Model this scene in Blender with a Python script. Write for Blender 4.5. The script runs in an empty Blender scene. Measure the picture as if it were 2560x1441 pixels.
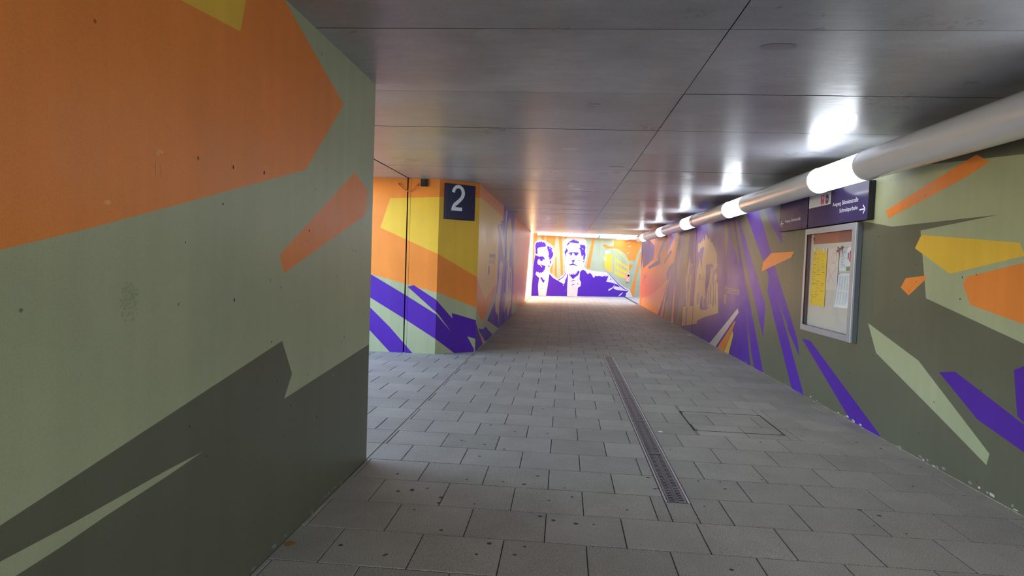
import bpy, math, random
from mathutils import Vector, Matrix
from mathutils.geometry import delaunay_2d_cdt
random.seed(7)
SC = bpy.context.scene
COL = SC.collection

# ---------------------------------------------------------------- camera
EYE = Vector((0.0, 0.0, 1.52))
F_PX, YAW, PITCH, ROLL = 1556.0, -0.0821, -0.0426, 0.0348
cy, sy, cp, sp = math.cos(YAW), math.sin(YAW), math.cos(PITCH), math.sin(PITCH)
fwd = Vector((sy * cp, cy * cp, sp))
r0 = Vector((cy, -sy, 0)); u0 = r0.cross(fwd)
rt = math.cos(ROLL) * r0 + math.sin(ROLL) * u0
up = -math.sin(ROLL) * r0 + math.cos(ROLL) * u0
cam_data = bpy.data.cameras.new('camera')
cam_data.sensor_width = 36.0
cam_data.lens = 36.0 * F_PX / 2560.0
cam_data.clip_start = 0.05
cam = bpy.data.objects.new('camera', cam_data)
COL.objects.link(cam)
cam.matrix_world = Matrix(((rt.x, up.x, -fwd.x, EYE.x), (rt.y, up.y, -fwd.y, EYE.y), (rt.z, up.z, -fwd.z, EYE.z), (0, 0, 0, 1)))
SC.camera = cam

# ---------------------------------------------------------------- light
SKY_STRENGTH = 1.0
SUN_STRENGTH = 17.0
LAMP_STRENGTH = 7.0
EXPOSURE = 1.38
w = bpy.data.worlds.new('sky'); SC.world = w; w.use_nodes = True
nt = w.node_tree; nt.nodes.clear()
sky = nt.nodes.new('ShaderNodeTexSky'); sky.sky_type = 'NISHITA'; sky.sun_disc = False
sky.sun_elevation = math.radians(34); sky.sun_rotation = math.radians(60)
sky.air_density = 1.3; sky.dust_density = 1.5; sky.ozone_density = 1.2
bg = nt.nodes.new('ShaderNodeBackground'); bg.inputs['Strength'].default_value = SKY_STRENGTH
wo = nt.nodes.new('ShaderNodeOutputWorld')
nt.links.new(sky.outputs[0], bg.inputs[0]); nt.links.new(bg.outputs[0], wo.inputs[0])
sun = bpy.data.lights.new('sun', 'SUN'); sun.energy = SUN_STRENGTH; sun.angle = math.radians(0.6); sun.color = (1, .93, .82)
so = bpy.data.objects.new('sun', sun); COL.objects.link(so)
SUN_DIR = Vector((-1.6, -0.9, -1.0)).normalized()
so.rotation_euler = SUN_DIR.to_track_quat('-Z', 'Y').to_euler(); so.location = (10, 40, 20)
vs = SC.view_settings; vs.view_transform = 'Standard'; vs.look = 'None'; vs.gamma = 1; vs.use_curve_mapping = False
vs.exposure = EXPOSURE
SC.cycles.diffuse_bounces = 6
def portal(name, loc, size, rot):
    l = bpy.data.lights.new(name, 'AREA'); l.shape = 'RECTANGLE'; l.size, l.size_y = size
    l.cycles.is_portal = True
    o = bpy.data.objects.new(name, l); COL.objects.link(o); o.location = loc; o.rotation_euler = rot
    return o

# ---------------------------------------------------------------- layout (metres)
XL, XR, ZC = -1.42, 3.0, 2.775          # tunnel walls and soffit
Y_BACK, Y_CORNER, Y_FACE, Y_COL, Y_END = -5.2, 4.50, 9.74, 10.20, 26.0
X_PASS = -3.8                            # where the side passage opens to the sky
portal('portal_exit', (2.5, 28.9, 5.89), (7.8, 5.6), (0, 0, 0))
portal('portal_rear', (.79, -5.22, 1.4), (4.5, 2.75), (math.radians(90), 0, 0))
portal('portal_side_passage', (X_PASS - 0.02, 7.1, 1.5), (2.9, 5.2), (0, math.radians(-90), 0))

MURALS={'left_near':[['orange',[[1.154,2.27],[1.147,1.433],[1.461,1.504],[1.736,1.57],[2.161,1.68],[2.644,1.807],[3.306,1.98],[3.86,2.469],[3.016,2.768],[2.635,2.898],[2.427,3.069]]],['yellow',[[2.188,2.425],[2.603,2.465],[2.644,2.614],[2.738,2.952],[1.644,2.374]]],['orange',[[4.095,2.081],[4.393,1.992],[4.348,1.816],[3.063,1.42],[3.01,1.513]]],['grey',[[3.058,1.074],[3.184,0.882],[3.094,0.767],[4.573,0.875],[4.763,-1.451],[1.14,0.717],[1.14,0.761],[1.461,0.795]]],['green',[[2.367,0.712],[2.134,0.689],[1.834,0.667],[1.653,0.648],[1.508,0.639],[1.217,0.63],[1.14,0.692],[1.461,0.7],[1.689,0.7],[1.953,0.707],[2.133,0.712]]]],
'right':[['green',[[7.195,2.695],[7.122,2.131],[6.584,2.048],[6.032,1.963],[4.616,1.963],[5.566,1.903],[5.515,1.694],[5.423,1.334],[4.296,1.101],[3.489,0.932],[3.603,2.271],[4.414,2.347],[5.524,2.452],[5.664,2.558],[5.907,2.69]]],['orange',[[6.167,2.118],[5.63,2.255],[5.237,2.348],[4.898,2.429],[4.75,2.349],[5.049,2.266],[5.514,2.166],[6.106,2.045]]],['yellow',[[5.549,1.865],[4.396,1.761],[4.343,1.674],[5.125,1.543],[5.634,1.754]]],['orange',[[5.748,1.494],[5.444,1.523],[5.441,1.495],[5.685,1.345],[5.821,1.409]]],['orange',[[4.958,1.469],[4.913,1.525],[4.346,1.627],[3.733,1.731],[3.68,1.125],[4.308,1.227],[4.859,1.318]]],['green',[[6.377,1.037],[5.475,0.805],[4.547,0.297],[4.57,0.21],[5.171,0.421],[6.186,0.768]]],['purple',[[5.182,0.759],[4.983,0.798],[4.247,0.581],[3.736,0.43],[3.725,0.309],[4.23,0.405],[4.698,0.503]]],['purple',[[4.371,0.916],[4.283,0.957],[3.907,1.132],[3.848,0.483],[4.248,0.593],[4.312,0.621]]],['purple',[[8.038,0.684],[7.765,0.688],[7.086,0.423],[6.072,0.036],[5.929,-0.036],[6.345,-0.103],[6.681,0.033]]],['purple',[[9.824,2.483],[9.363,2.441],[9.137,2.194],[8.967,2.044],[8.933,1.897],[9.182,2.039],[9.528,2.244]]],['purple',[[10.808,2.506],[9.715,1.649],[9.566,1.532],[9.425,1.44],[9.448,1.212],[8.306,0.017],[8.105,-0.209],[7.734,-0.073],[7.888,0.009],[8.828,0.957],[9.072,1.172],[8.539,0.779],[8.551,0.757],[8.083,0.446],[8.172,0.633],[8.241,0.707],[9.177,1.574],[9.194,1.592],[9.38,1.781],[10.049,2.442]]],['orange',[[9.367,1.773],[8.456,1.78],[8.575,1.701],[9.77,1.501],[9.714,1.644]]],['purple',[[11.601,2.772],[11.159,2.034],[10.208,0.898],[9.449,0.002],[9.29,-0.19],[11.832,-0.928],[20.013,-0.807],[25.593,-0.676],[27.094,3.315],[20.265,2.885]]],['grey',[[11.805,2.407],[11.529,2.389],[11.313,2.101],[11.098,1.789],[10.971,1.513],[11.169,1.747],[11.477,2.019],[11.693,2.272]]],['grey',[[12.188,2.433],[11.984,2.419],[11.848,2.078],[11.867,1.801],[11.917,1.69],[12.029,2.085]]],['grey',[[10.486,0.919],[10.283,0.553],[10.098,0.255],[9.809,-0.077],[10.039,-0.086],[10.283,0.391]]],['purple',[[11.271,2.397],[11.097,2.385],[11.006,2.302],[10.638,1.964],[10.284,1.665],[10.014,1.453],[9.505,1.001],[9.543,0.52],[10.112,1.111],[10.328,1.294],[10.606,1.616],[10.899,1.956],[11.193,2.314]]],['cream',[[10.964,0.851],[10.891,0.783],[12.405,-0.023],[12.552,-0.107],[13.078,-0.077],[12.896,-0.012]]],['orange',[[11.123,0.618],[11.046,0.611],[11.695,0.051],[11.819,-0.06],[12.314,-0.073],[12.212,0.009]]],['yellow',[[11.221,0.444],[11.154,0.363],[11.405,0.001],[11.462,-0.062],[11.783,-0.055]]],['orange',[[26.337,3.069],[16.57,2.528],[16.676,2.345],[16.909,2.24],[17.203,1.919],[17.415,1.666],[18.204,1.522],[18.595,1.329],[18.548,1.161],[18.283,1.126],[18.87,0.657],[19.833,0.038],[20.528,-0.254],[25.149,-0.161]]],['amber',[[25.274,0.178],[21.633,0.55],[19.36,0.919],[18.459,1.163],[18.283,1.126],[18.87,0.657],[19.833,0.038],[20.528,-0.254],[25.149,-0.161]]],['purple',[[24.59,2.524],[22.512,2.434],[21.203,2.206],[21.403,1.76],[23.991,1.434]]],['purple',[[18.861,2.526],[18.641,2.431],[19.3,2.175],[19.927,1.876],[19.774,1.603],[22.466,1.421],[22.586,1.497],[20.411,1.719],[20.382,1.882],[19.726,2.187],[19.174,2.455]]],['purple',[[18.283,2.498],[17.396,2.455],[17.376,2.376],[18.513,1.963],[18.79,2.032],[18.7,2.179],[18.352,2.294]]],['purple',[[17.966,1.994],[17.834,1.94],[18.999,1.594],[19.082,1.648],[18.665,1.817]]],['orange',[[17.814,1.423],[17.999,1.216],[18.392,0.829],[19.06,-0.118],[19.491,-0.113],[18.737,0.663]]],['orange',[[17.047,1.102],[17.081,0.808],[17.133,-0.057],[17.474,-0.071],[17.306,0.599]]],['grey',[[16.097,2.393],[15.408,2.359],[15.581,1.59],[15.847,0.778],[16.028,-0.057],[16.748,-0.057],[16.253,0.848],[16.141,1.589]]],['grey',[[18.081,0.842],[17.739,1.141],[17.648,0.579],[17.604,-0.024],[18.732,-0.066],[18.403,0.407]]],['orange',[[18.261,0.584],[18.176,0.505],[18.467,-0.063],[18.607,-0.033]]],['grey',[[16.8,2.427],[16.644,2.419],[16.637,1.777],[16.681,1.132],[16.825,1.492]]],['tan',[[15.336,1.678],[15.27,1.764],[15.257,1.452],[15.372,1.084],[15.199,0.17],[15.905,0.038],[15.742,0.541],[15.653,0.556],[15.471,0.56],[15.545,1.06],[15.615,1.164],[15.503,1.45]]],['tan',[[15.092,1.369],[14.971,1.32],[14.983,1.081],[15.007,0.823],[14.96,0.621],[14.205,0.648],[14.123,0.283],[15.321,0.123],[15.288,0.546],[15.194,1.073],[15.191,1.246]]],['tan',[[15.025,1.626],[14.959,1.592],[15.023,1.506],[15.064,1.54]]],['tan',[[14.39,2.058],[14.302,2.108],[14.193,2.052],[14.067,2.131],[13.965,2.097],[13.891,2.186],[13.772,2.1],[13.691,2.229],[13.619,2.266],[13.532,2.142],[13.474,2.199],[13.383,2.096],[13.293,2.152],[13.224,2.061],[13.043,2.065],[12.902,1.965],[12.793,1.933],[12.682,1.846],[12.579,1.789],[12.583,1.659],[12.516,1.584],[12.802,1.47],[12.868,1.602],[13.28,1.602],[13.536,1.581],[13.485,1.421],[13.496,1.181],[13.471,0.941],[13.368,0.867],[13.829,0.824],[13.933,0.648],[14.656,0.596],[14.511,1.017],[14.365,1.408],[14.204,1.663],[14.202,1.874],[14.4,1.877]]],['purple',[[14.15,1.946],[13.896,1.991],[13.769,1.957],[13.893,1.765],[13.92,1.456],[14.051,1.621],[14.16,1.768],[14.234,1.663],[14.246,1.853]]],['tan',[[13.775,1.943],[13.668,1.864],[13.591,1.42],[13.855,1.375],[13.843,1.744]]],['tan',[[15.812,0.542],[14.576,0.613],[13.885,0.647],[13.83,0.61],[13.295,0.65],[13.096,0.717],[12.336,0.795],[12.295,0.664],[13.019,0.548],[13.48,0.479],[14.598,0.251],[15.877,0.045]]],['tan',[[13.223,0.718],[13.299,0.871],[13.259,1.09],[13.119,1.31],[13.038,1.563],[12.893,1.526],[12.882,1.278],[12.749,1.092],[12.771,0.731]]],['tan',[[12.696,0.755],[12.709,1.207],[12.724,1.358],[12.634,1.453],[12.52,1.418],[12.551,1.268],[12.427,1.217],[12.326,0.781]]],['purple',[[13.17,1.074],[13.12,1.077],[13.073,0.767],[13.131,0.764]]],['purple',[[13.029,1.196],[12.98,1.198],[12.897,0.798],[12.954,0.795]]],['purple',[[12.647,1.284],[12.608,1.285],[12.519,0.804],[12.565,0.801]]],['purple',[[14.144,1.39],[14.106,1.391],[14.093,1.245],[14.131,1.244]]],['purple',[[14.055,1.381],[14.008,1.382],[13.995,1.237],[14.033,1.236]]],['purple',[[13.828,1.334],[13.791,1.335],[13.783,1.253],[13.82,1.252]]],['purple',[[14.22,0.977],[14.161,0.979],[14.147,0.696],[14.206,0.692]]],['purple',[[14.098,0.961],[14.05,0.964],[14.027,0.725],[14.075,0.721]]],['purple',[[14.332,0.897],[14.302,0.898],[14.319,0.663],[14.359,0.66]]],['purple',[[13.846,0.901],[13.758,0.927],[13.605,0.853],[13.481,0.901],[13.312,0.851],[13.278,0.773],[13.428,0.654],[13.835,0.634],[13.918,0.711],[13.907,0.836]]],['tan',[[13.67,0.86],[13.609,0.873],[13.589,0.692],[13.649,0.678]]],['purple',[[15.426,0.563],[15.319,0.561],[15.321,0.123],[15.426,0.109]]]],
'left_far':[['yellow',[[9.157,2.446],[9.85,2.523],[10.351,2.561],[11.842,2.555],[13.979,2.516],[14.1,2.166],[13.236,1.994],[13.297,1.027],[11.285,0.814],[10.118,1.242],[9.368,1.454]]],['green',[[9.278,1.013],[9.896,0.806],[10.117,0.751],[10.869,0.456],[11.463,0.474],[12.984,0.884],[13.199,0.952],[17.421,0.616],[17.51,0.404],[21.194,0.014],[23.139,0.064],[23.572,-0.707],[13.581,-0.275],[9.779,-0.182]]],['orange',[[10.118,1.242],[11.285,0.814],[13.297,1.027],[13.199,0.952],[12.173,0.679],[11.463,0.474],[10.869,0.456],[10.088,0.753],[9.423,1.193]]],['purple',[[13.15,2.261],[13.744,2.404],[14.228,2.451],[14.216,2.811],[17.325,2.798],[17.34,1.985],[17.4,0.96],[17.584,0.226],[18.675,-0.257],[14.596,-0.114],[11.765,0.378],[12.938,0.655],[13.305,1.001],[13.301,2.022]]],['orange',[[17.421,0.616],[18.174,0.364],[21.238,-0.073],[23.992,-0.13],[23.738,0.308],[17.776,0.774]]],['green',[[17.321,0.364],[18.182,0.346],[20.328,0.013],[18.607,-0.103],[17.319,0.073]]],['green',[[19.655,0.294],[20.748,0.311],[21.42,0.168],[20.557,0.119]]],['cream',[[14.846,2.74],[15.106,2.732],[14.967,2.501],[14.909,2.147],[14.783,2.489]]],['tan',[[15.895,2.643],[16.248,2.589],[16.576,2.352],[16.632,2.029],[16.374,2.004],[16.066,1.853],[15.892,1.567],[15.483,1.474],[15.184,1.921],[15.202,2.22],[15.459,2.505]]],['tan',[[15.51,1.046],[15.665,1.258],[15.916,1.505],[16.353,1.313],[16.693,1.408],[17.054,1.105],[17.212,0.626],[17.068,0.296],[16.546,0.168],[16.2,0.035],[15.826,0.381],[15.212,0.272],[15.37,0.716]]],['purple',[[15.99,1.316],[16.139,1.299],[16.189,0.804],[16.068,0.841]]],['purple',[[16.454,1.247],[16.606,1.245],[16.901,0.708],[16.677,0.784]]],['tan',[[13.316,2.284],[13.543,2.372],[13.939,2.39],[14.081,2.22],[14.509,1.987],[14.883,1.62],[14.405,1.7],[13.865,2.046],[13.606,2.182],[13.345,2.194]]],['purple',[[13.461,2.306],[13.812,2.363],[13.909,2.238],[13.706,2.2],[13.675,2.293]]],['tan',[[13.976,1.556],[14.17,1.473],[14.397,1.473],[14.343,1.049],[14.156,0.775],[13.893,0.513],[13.932,0.068],[13.761,0.277],[13.475,0.381],[13.193,0.43],[13.048,0.674],[13.347,0.867],[13.668,1.204],[13.684,1.392]]],['tan',[[14.954,0.736],[15.132,0.758],[15.137,0.308],[14.958,0.292]]],['purple',[[10.02,0.558],[10.335,0.427],[10.597,0.274],[11.229,0.014],[10.756,-0.065],[9.612,0],[9.46,0.722]]],['purple',[[10.579,0.35],[11.215,0.272],[11.436,0.301],[12.916,-0.036],[11.996,-0.121],[11.492,0.014],[10.706,0.273]]],['tan',[[10.708,0.262],[11.548,0.007],[11.198,0.002]]],['purple',[[16.933,2.735],[17.271,2.726],[17.348,2.257],[17.765,0.599],[17.591,0.608]]]],
'facing':[['yellow',[[-2.788,2.455],[-1.999,2.499],[-1.737,2.513],[-1.704,1.481],[-1.984,1.592],[-2.941,1.987]]],['green',[[-5.518,1.739],[-3.081,1.241],[-1.99,0.983],[-1.687,0.911],[-1.647,-0.344],[-5.482,-0.536]]],['purple',[[-4.259,1.863],[-3.081,1.241],[-2.522,0.938],[-1.992,0.636],[-1.672,0.447],[-1.66,0.064],[-1.992,0.241],[-2.524,0.554],[-3.083,0.868],[-4.251,1.477]]],['purple',[[-2.47,1.06],[-2.373,1.09],[-1.986,0.859],[-1.679,0.685],[-1.673,0.471],[-1.987,0.66]]],['purple',[[-3.749,1.301],[-3.079,0.712],[-2.74,0.4],[-2.374,0.011],[-2.286,-0.086],[-2.628,-0.102],[-2.741,0.009],[-3.082,0.349],[-3.742,1.011]]]],
'chamfer':[['yellow',[[-0.335,2.47],[0.001,2.499],[1.031,2.571],[1.09,1.085],[0.718,1.251],[0.023,1.59],[-0.312,1.73]]],['green',[[-0.291,1.064],[0.011,0.987],[0.723,0.74],[1.109,0.603],[1.15,-0.447],[-0.247,-0.343]]],['purple',[[-0.29,1.029],[0.007,0.858],[0.3,0.565],[0.283,0.655],[0.731,0.53],[1.116,0.425],[1.13,0.067],[0.719,0.224],[0.584,0.261],[0.72,0.049],[0.715,-0.063],[0.398,-0.034],[0.009,0.24],[-0.271,0.417],[-0.283,0.794],[0.01,0.629],[0.28,0.351],[0.022,0.662],[-0.284,0.841]]]],
'far':[['orange',[[-0.009,2.843],[0.19,2.853],[0.204,2.515],[0.084,2.397],[0.057,2.126],[0.02,1.493],[-0.079,1.49]]],['orange',[[0.352,2.861],[0.553,2.871],[0.56,2.69],[0.544,2.485],[0.405,2.49]]],['orange',[[0.654,2.876],[1.123,2.899],[1.132,2.694],[1.052,2.166],[0.839,2.385],[0.632,2.489]]],['orange',[[1.251,2.906],[1.431,2.914],[1.441,2.697],[1.568,0.942],[1.463,0.963],[1.367,1.995],[1.261,2.689]]],['orange',[[1.155,1.849],[1.202,1.76],[1.258,0.82],[1.155,0.933],[1.124,1.07]]],['orange',[[0.861,1.246],[1.028,1.525],[1.024,0.998],[0.892,1.109]]],['orange',[[1.586,2.922],[1.677,2.927],[1.687,2.697],[1.603,2.533]]],['orange',[[3.027,2.907],[3.169,2.914],[3.178,2.711],[2.972,1.307],[2.773,1.326],[3.024,2.659]]],['orange',[[4.18,2.963],[6.118,3.058],[6.141,2.621],[5.794,2.477],[5.669,2.241],[5.455,1.67],[5.389,1.758],[5.087,1.761],[5.019,1.911],[4.892,2.059],[4.646,2.202],[4.464,2.296],[4.256,2.313],[4.052,2.292],[3.848,2.271],[3.594,2.436],[3.751,2.493],[3.929,2.413],[4.222,2.412],[4.242,2.614]]],['orange',[[5.128,1.558],[5.369,1.565],[5.174,1.227]]],['orange',[[5.735,2.141],[5.88,2.301],[5.828,1.836],[5.608,1.058],[5.483,-0.076],[5.258,0.179],[5.564,1.314]]],['yellow',[[3.633,1.913],[3.775,1.981],[4.093,2.055],[4.196,2.034],[4.116,1.88],[4.128,1.326],[3.957,1.221],[3.758,1.416],[3.73,1.716]]],['cream',[[3.752,2.168],[4.056,2.204],[4.077,2.08],[3.759,2.005]]],['cream',[[3.737,1.867],[3.836,1.92],[3.872,1.771],[3.761,1.667]]],['green',[[3.49,2.506],[3.562,2.509],[3.553,2.384],[3.481,2.381]]],['green',[[3.898,2.449],[4.037,2.593],[4.062,2.393]]],['yellow',[[4.321,1.887],[5.073,1.454],[5.078,1.339],[4.329,1.736]]],['yellow',[[4.338,1.534],[5.054,1.224],[5,1.108],[4.346,1.37]]],['yellow',[[4.353,1.231],[4.973,1.043],[4.981,0.891],[4.77,0.912],[4.344,1.117]]],['yellow',[[4.351,2.191],[4.466,2.246],[5.136,1.686],[5.126,1.583],[4.966,1.782],[4.47,2.17],[4.422,1.941]]],['yellow',[[4.155,1.982],[4.199,1.983],[4.222,1.203],[3.958,1.196],[4.157,1.327]]],['yellow',[[4.319,1.937],[4.357,1.939],[4.38,1.106],[4.339,1.105]]],['yellow',[[4.484,1.893],[4.514,1.881],[4.536,1.135],[4.505,1.159]]],['yellow',[[4.666,1.798],[4.697,1.773],[4.716,1.088],[4.685,1.113]]],['yellow',[[4.853,1.651],[4.884,1.627],[4.898,1.042],[4.867,1.066]]],['yellow',[[5.081,1.582],[5.137,1.558],[5.134,1.124],[5.074,1.122]]],['cream',[[5.015,2.598],[5.248,2.748],[5.132,2.654],[5.046,2.573]]],['cream',[[5.023,2.445],[5.232,2.48],[5.115,2.411]]],['cream',[[4.951,2.074],[5.125,2.195],[5.069,2.117]]],['cream',[[-0.029,-0.09],[0.003,0.363],[0.041,0.862],[0.026,1.358],[0.081,1.721],[0.128,1.903],[0.065,2.126],[0.057,2.306],[0.119,2.444],[0.229,2.516],[0.403,2.547],[0.606,2.506],[0.864,2.386],[1.027,2.274],[1.062,2.052],[1.027,1.845],[1.07,1.732],[1.027,1.548],[0.945,1.362],[0.886,1.246],[0.872,1.098],[1.052,0.953],[1.291,0.763],[1.416,0.847],[1.566,0.988],[1.705,1.084],[1.661,1.198],[1.68,1.361],[1.607,1.543],[1.653,1.683],[1.58,1.865],[1.558,2.071],[1.577,2.233],[1.515,2.46],[1.599,2.624],[1.7,2.698],[1.881,2.729],[2.594,2.721],[2.719,2.606],[2.767,2.444],[2.741,2.14],[2.801,2.002],[2.76,1.719],[2.664,1.482],[2.628,1.388],[2.832,1.266],[3.033,1.234],[3.465,1.183],[3.872,1.169],[4.113,1.023],[4.388,0.827],[4.665,0.63],[4.911,0.481],[5.202,0.383],[5.466,-0.05],[5.476,-0.231],[3.881,-0.241],[3.156,-0.108]]],['purple',[[0.101,2.285],[0.146,2.4],[0.182,2.435],[0.27,2.428],[0.33,2.476],[0.357,2.432],[0.418,2.484],[0.458,2.425],[0.519,2.462],[0.559,2.418],[0.608,2.454],[0.599,2.374],[0.652,2.309],[0.616,2.25],[0.441,2.22],[0.242,2.178],[0.208,2.087],[0.24,1.93],[0.204,1.895],[0.128,1.926],[0.126,2.084]]],['purple',[[0.691,2.287],[0.755,2.256],[0.818,2.281],[0.821,2.213],[0.907,2.285],[0.885,2.182],[0.985,2.243],[0.926,2.115],[0.979,2.071],[0.931,2.001],[1.027,2.028],[1.014,1.844],[0.943,1.728],[0.845,1.633],[0.826,1.769],[0.761,1.813],[0.809,1.883],[0.778,2.018],[0.722,2.13]]],['cream',[[0.827,2.191],[0.859,2.203],[0.869,2.147],[0.836,2.152]]],['purple',[[0.118,1.846],[0.232,1.817],[0.334,1.775],[0.433,1.806],[0.547,1.782],[0.62,1.671],[0.54,1.657],[0.488,1.678],[0.516,1.622],[0.455,1.571],[0.365,1.617],[0.324,1.695],[0.264,1.637],[0.231,1.523],[0.26,1.433],[0.374,1.402],[0.453,1.303],[0.483,1.315],[0.371,1.477],[0.449,1.416],[0.576,1.386],[0.658,1.354],[0.631,1.285],[0.622,1.194],[0.561,1.146],[0.568,1.09],[0.5,1.088],[0.464,1.042],[0.4,1.074],[0.352,1.016],[0.299,1.094],[0.237,1.059],[0.21,1.115],[0.166,0.978],[0.27,0.878],[0.36,0.823],[0.34,0.687],[0.321,0.55],[0.314,0.414],[0.373,-0.132],[-0.027,-0.135],[0.011,0.477],[0.043,0.93],[0.04,1.313],[0.088,1.676]]],['purple',[[0.884,1.612],[0.947,1.625],[0.928,1.476],[0.87,1.509]]],['purple',[[0.803,1.415],[0.84,1.428],[0.862,1.337],[0.812,1.313]]],['purple',[[0.988,1.684],[1.013,1.684],[0.995,1.57]]],['purple',[[0.37,0.88],[0.435,0.825],[0.497,0.861],[0.551,0.759],[0.655,0.704],[0.571,0.582]]],['purple',[[0.442,0.336],[0.472,0.348],[0.464,0.302]]],['purple',[[0.518,0.349],[0.581,0.35],[0.569,0.322]]],['purple',[[0.524,0.508],[0.561,0.52],[0.557,0.486]]],['purple',[[0.865,1.017],[1.057,0.839],[1.319,0.706],[1.637,0.551],[1.697,0.668],[1.686,0.737],[1.754,0.854],[1.785,1.028],[1.826,0.994],[1.824,0.74],[1.808,0.507],[1.822,-0.119],[0.714,-0.129],[0.793,0.421],[0.832,0.719]]],['cream',[[1.573,0.527],[1.625,0.527],[1.601,0.469]]],['cream',[[1.701,0.274],[1.74,0.263],[1.723,0.24]]],['purple',[[1.703,2.33],[1.725,2.411],[1.763,2.448],[1.787,2.495],[1.827,2.473],[1.862,2.567],[1.915,2.546],[1.964,2.629],[2.005,2.585],[2.054,2.657],[2.083,2.6],[2.134,2.637],[2.164,2.569],[2.241,2.619],[2.257,2.55],[2.349,2.566],[2.314,2.46],[2.128,2.475],[1.891,2.499],[1.804,2.403],[1.741,2.343]]],['purple',[[2.408,2.429],[2.529,2.399],[2.635,2.404],[2.707,2.302],[2.673,2.16],[2.692,2.044],[2.721,1.975],[2.666,1.716],[2.6,1.714],[2.602,1.948],[2.54,1.864],[2.498,1.897],[2.465,2.036],[2.405,2.196],[2.309,2.262],[2.416,2.255]]],['cream',[[2.522,2.243],[2.595,2.227],[2.565,2.191],[2.516,2.212]]],['purple',[[1.681,2.237],[1.723,2.169],[1.776,2.148],[1.754,2.055],[1.691,2.007],[1.669,1.914],[1.709,1.777],[1.659,1.844],[1.598,2.049],[1.66,2.121]]],['purple',[[1.784,1.96],[1.911,2.038],[2.016,2.042],[2.306,2.048],[2.381,1.963],[2.309,1.983],[2.272,1.912],[2.207,1.887],[2.126,1.93],[2.11,1.999],[2.018,2.007],[1.983,1.902],[1.892,1.887],[1.915,1.957],[1.849,1.967]]],['purple',[[1.979,1.682],[2.072,1.673],[2.157,1.711],[2.139,1.629],[2.089,1.57],[2.087,1.512],[2.293,1.443],[2.281,1.413],[2.081,1.46],[1.865,1.431],[1.871,1.463],[2.039,1.522],[2.035,1.603]]],['purple',[[1.896,1.668],[1.945,1.75],[1.918,1.657]]],['purple',[[2.14,1.792],[2.181,1.7],[2.15,1.699]]],['purple',[[2.343,1.682],[2.374,1.7],[2.402,1.673],[2.371,1.648]]],['purple',[[2.585,1.62],[2.693,1.717],[2.645,1.599]]],['purple',[[2.607,1.562],[2.641,1.564],[2.621,1.528]]],['purple',[[1.864,1.03],[1.891,0.996],[1.915,1.055],[1.958,0.974],[2.034,1.046],[2.05,0.977],[2.097,1.094],[2.128,0.99],[2.192,1.038],[2.207,0.992],[2.254,1.121],[2.277,1.028],[2.318,1.169],[2.396,1.206],[2.432,1.126],[2.353,0.984],[2.199,0.887],[2.102,0.796],[1.987,0.905]]],['purple',[[2.011,0.674],[2.074,0.733],[2.138,0.758],[2.254,0.72],[2.153,0.723],[2.075,0.693]]],['purple',[[2.019,0.476],[2.107,0.578],[2.213,0.561],[2.122,0.531]]],['purple',[[2.343,0.61],[2.377,0.622],[2.381,0.541],[2.354,0.552]]],['purple',[[2.322,0.785],[2.362,0.785],[2.345,0.75]]],['purple',[[2.45,0.892],[2.454,1.103],[2.503,1.197],[2.607,1.247],[2.743,1.199],[2.811,1.104],[2.885,1.044],[2.981,1.116],[3.099,1.025],[3.146,0.939],[3.215,0.99],[3.36,0.961],[3.504,0.984],[3.679,0.951],[3.879,1.018],[3.825,0.941],[4.011,1.008],[3.959,0.869],[3.894,0.716],[4.189,0.672],[4.427,0.62],[4.32,0.395],[4.501,0.322],[5.162,0.28],[5.048,0.151],[4.996,-0.016],[4.977,-0.234],[3.59,-0.243],[2.937,-0.109],[2.349,-0.114],[2.379,0.4],[2.522,0.485],[2.533,0.66],[2.441,0.799]]],['cream',[[3.146,0.939],[3.244,1.003],[3.262,0.916],[3.206,0.883]]],['cream',[[4.397,0.63],[4.318,0.433],[4.09,0.286],[4.016,0.29],[4.057,0.366],[4.259,0.445]]],['cream',[[4.604,0.039],[4.718,0.147],[4.864,0.23],[4.809,0.135],[4.664,0.029]]],['cream',[[5.002,0.163],[5.119,0.233],[5.048,0.151]]],['purple',[[4.427,0.62],[4.563,0.577],[4.679,0.457],[4.374,0.51]]],['purple',[[4.106,0.872],[4.165,0.861],[4.167,0.81],[4.123,0.809]]],['purple',[[4.319,0.725],[4.364,0.713],[4.342,0.674]]],['purple',[[3.946,1.145],[3.976,1.133],[4.42,0.777],[4.698,0.554],[4.976,0.38],[5.19,0.319],[5.176,0.301],[4.947,0.354],[4.67,0.515],[4.391,0.751]]],['purple',[[1.292,0.733],[1.35,0.712],[1.572,0.85],[1.744,1.085],[1.718,1.089],[1.545,0.872]]]]}
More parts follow.
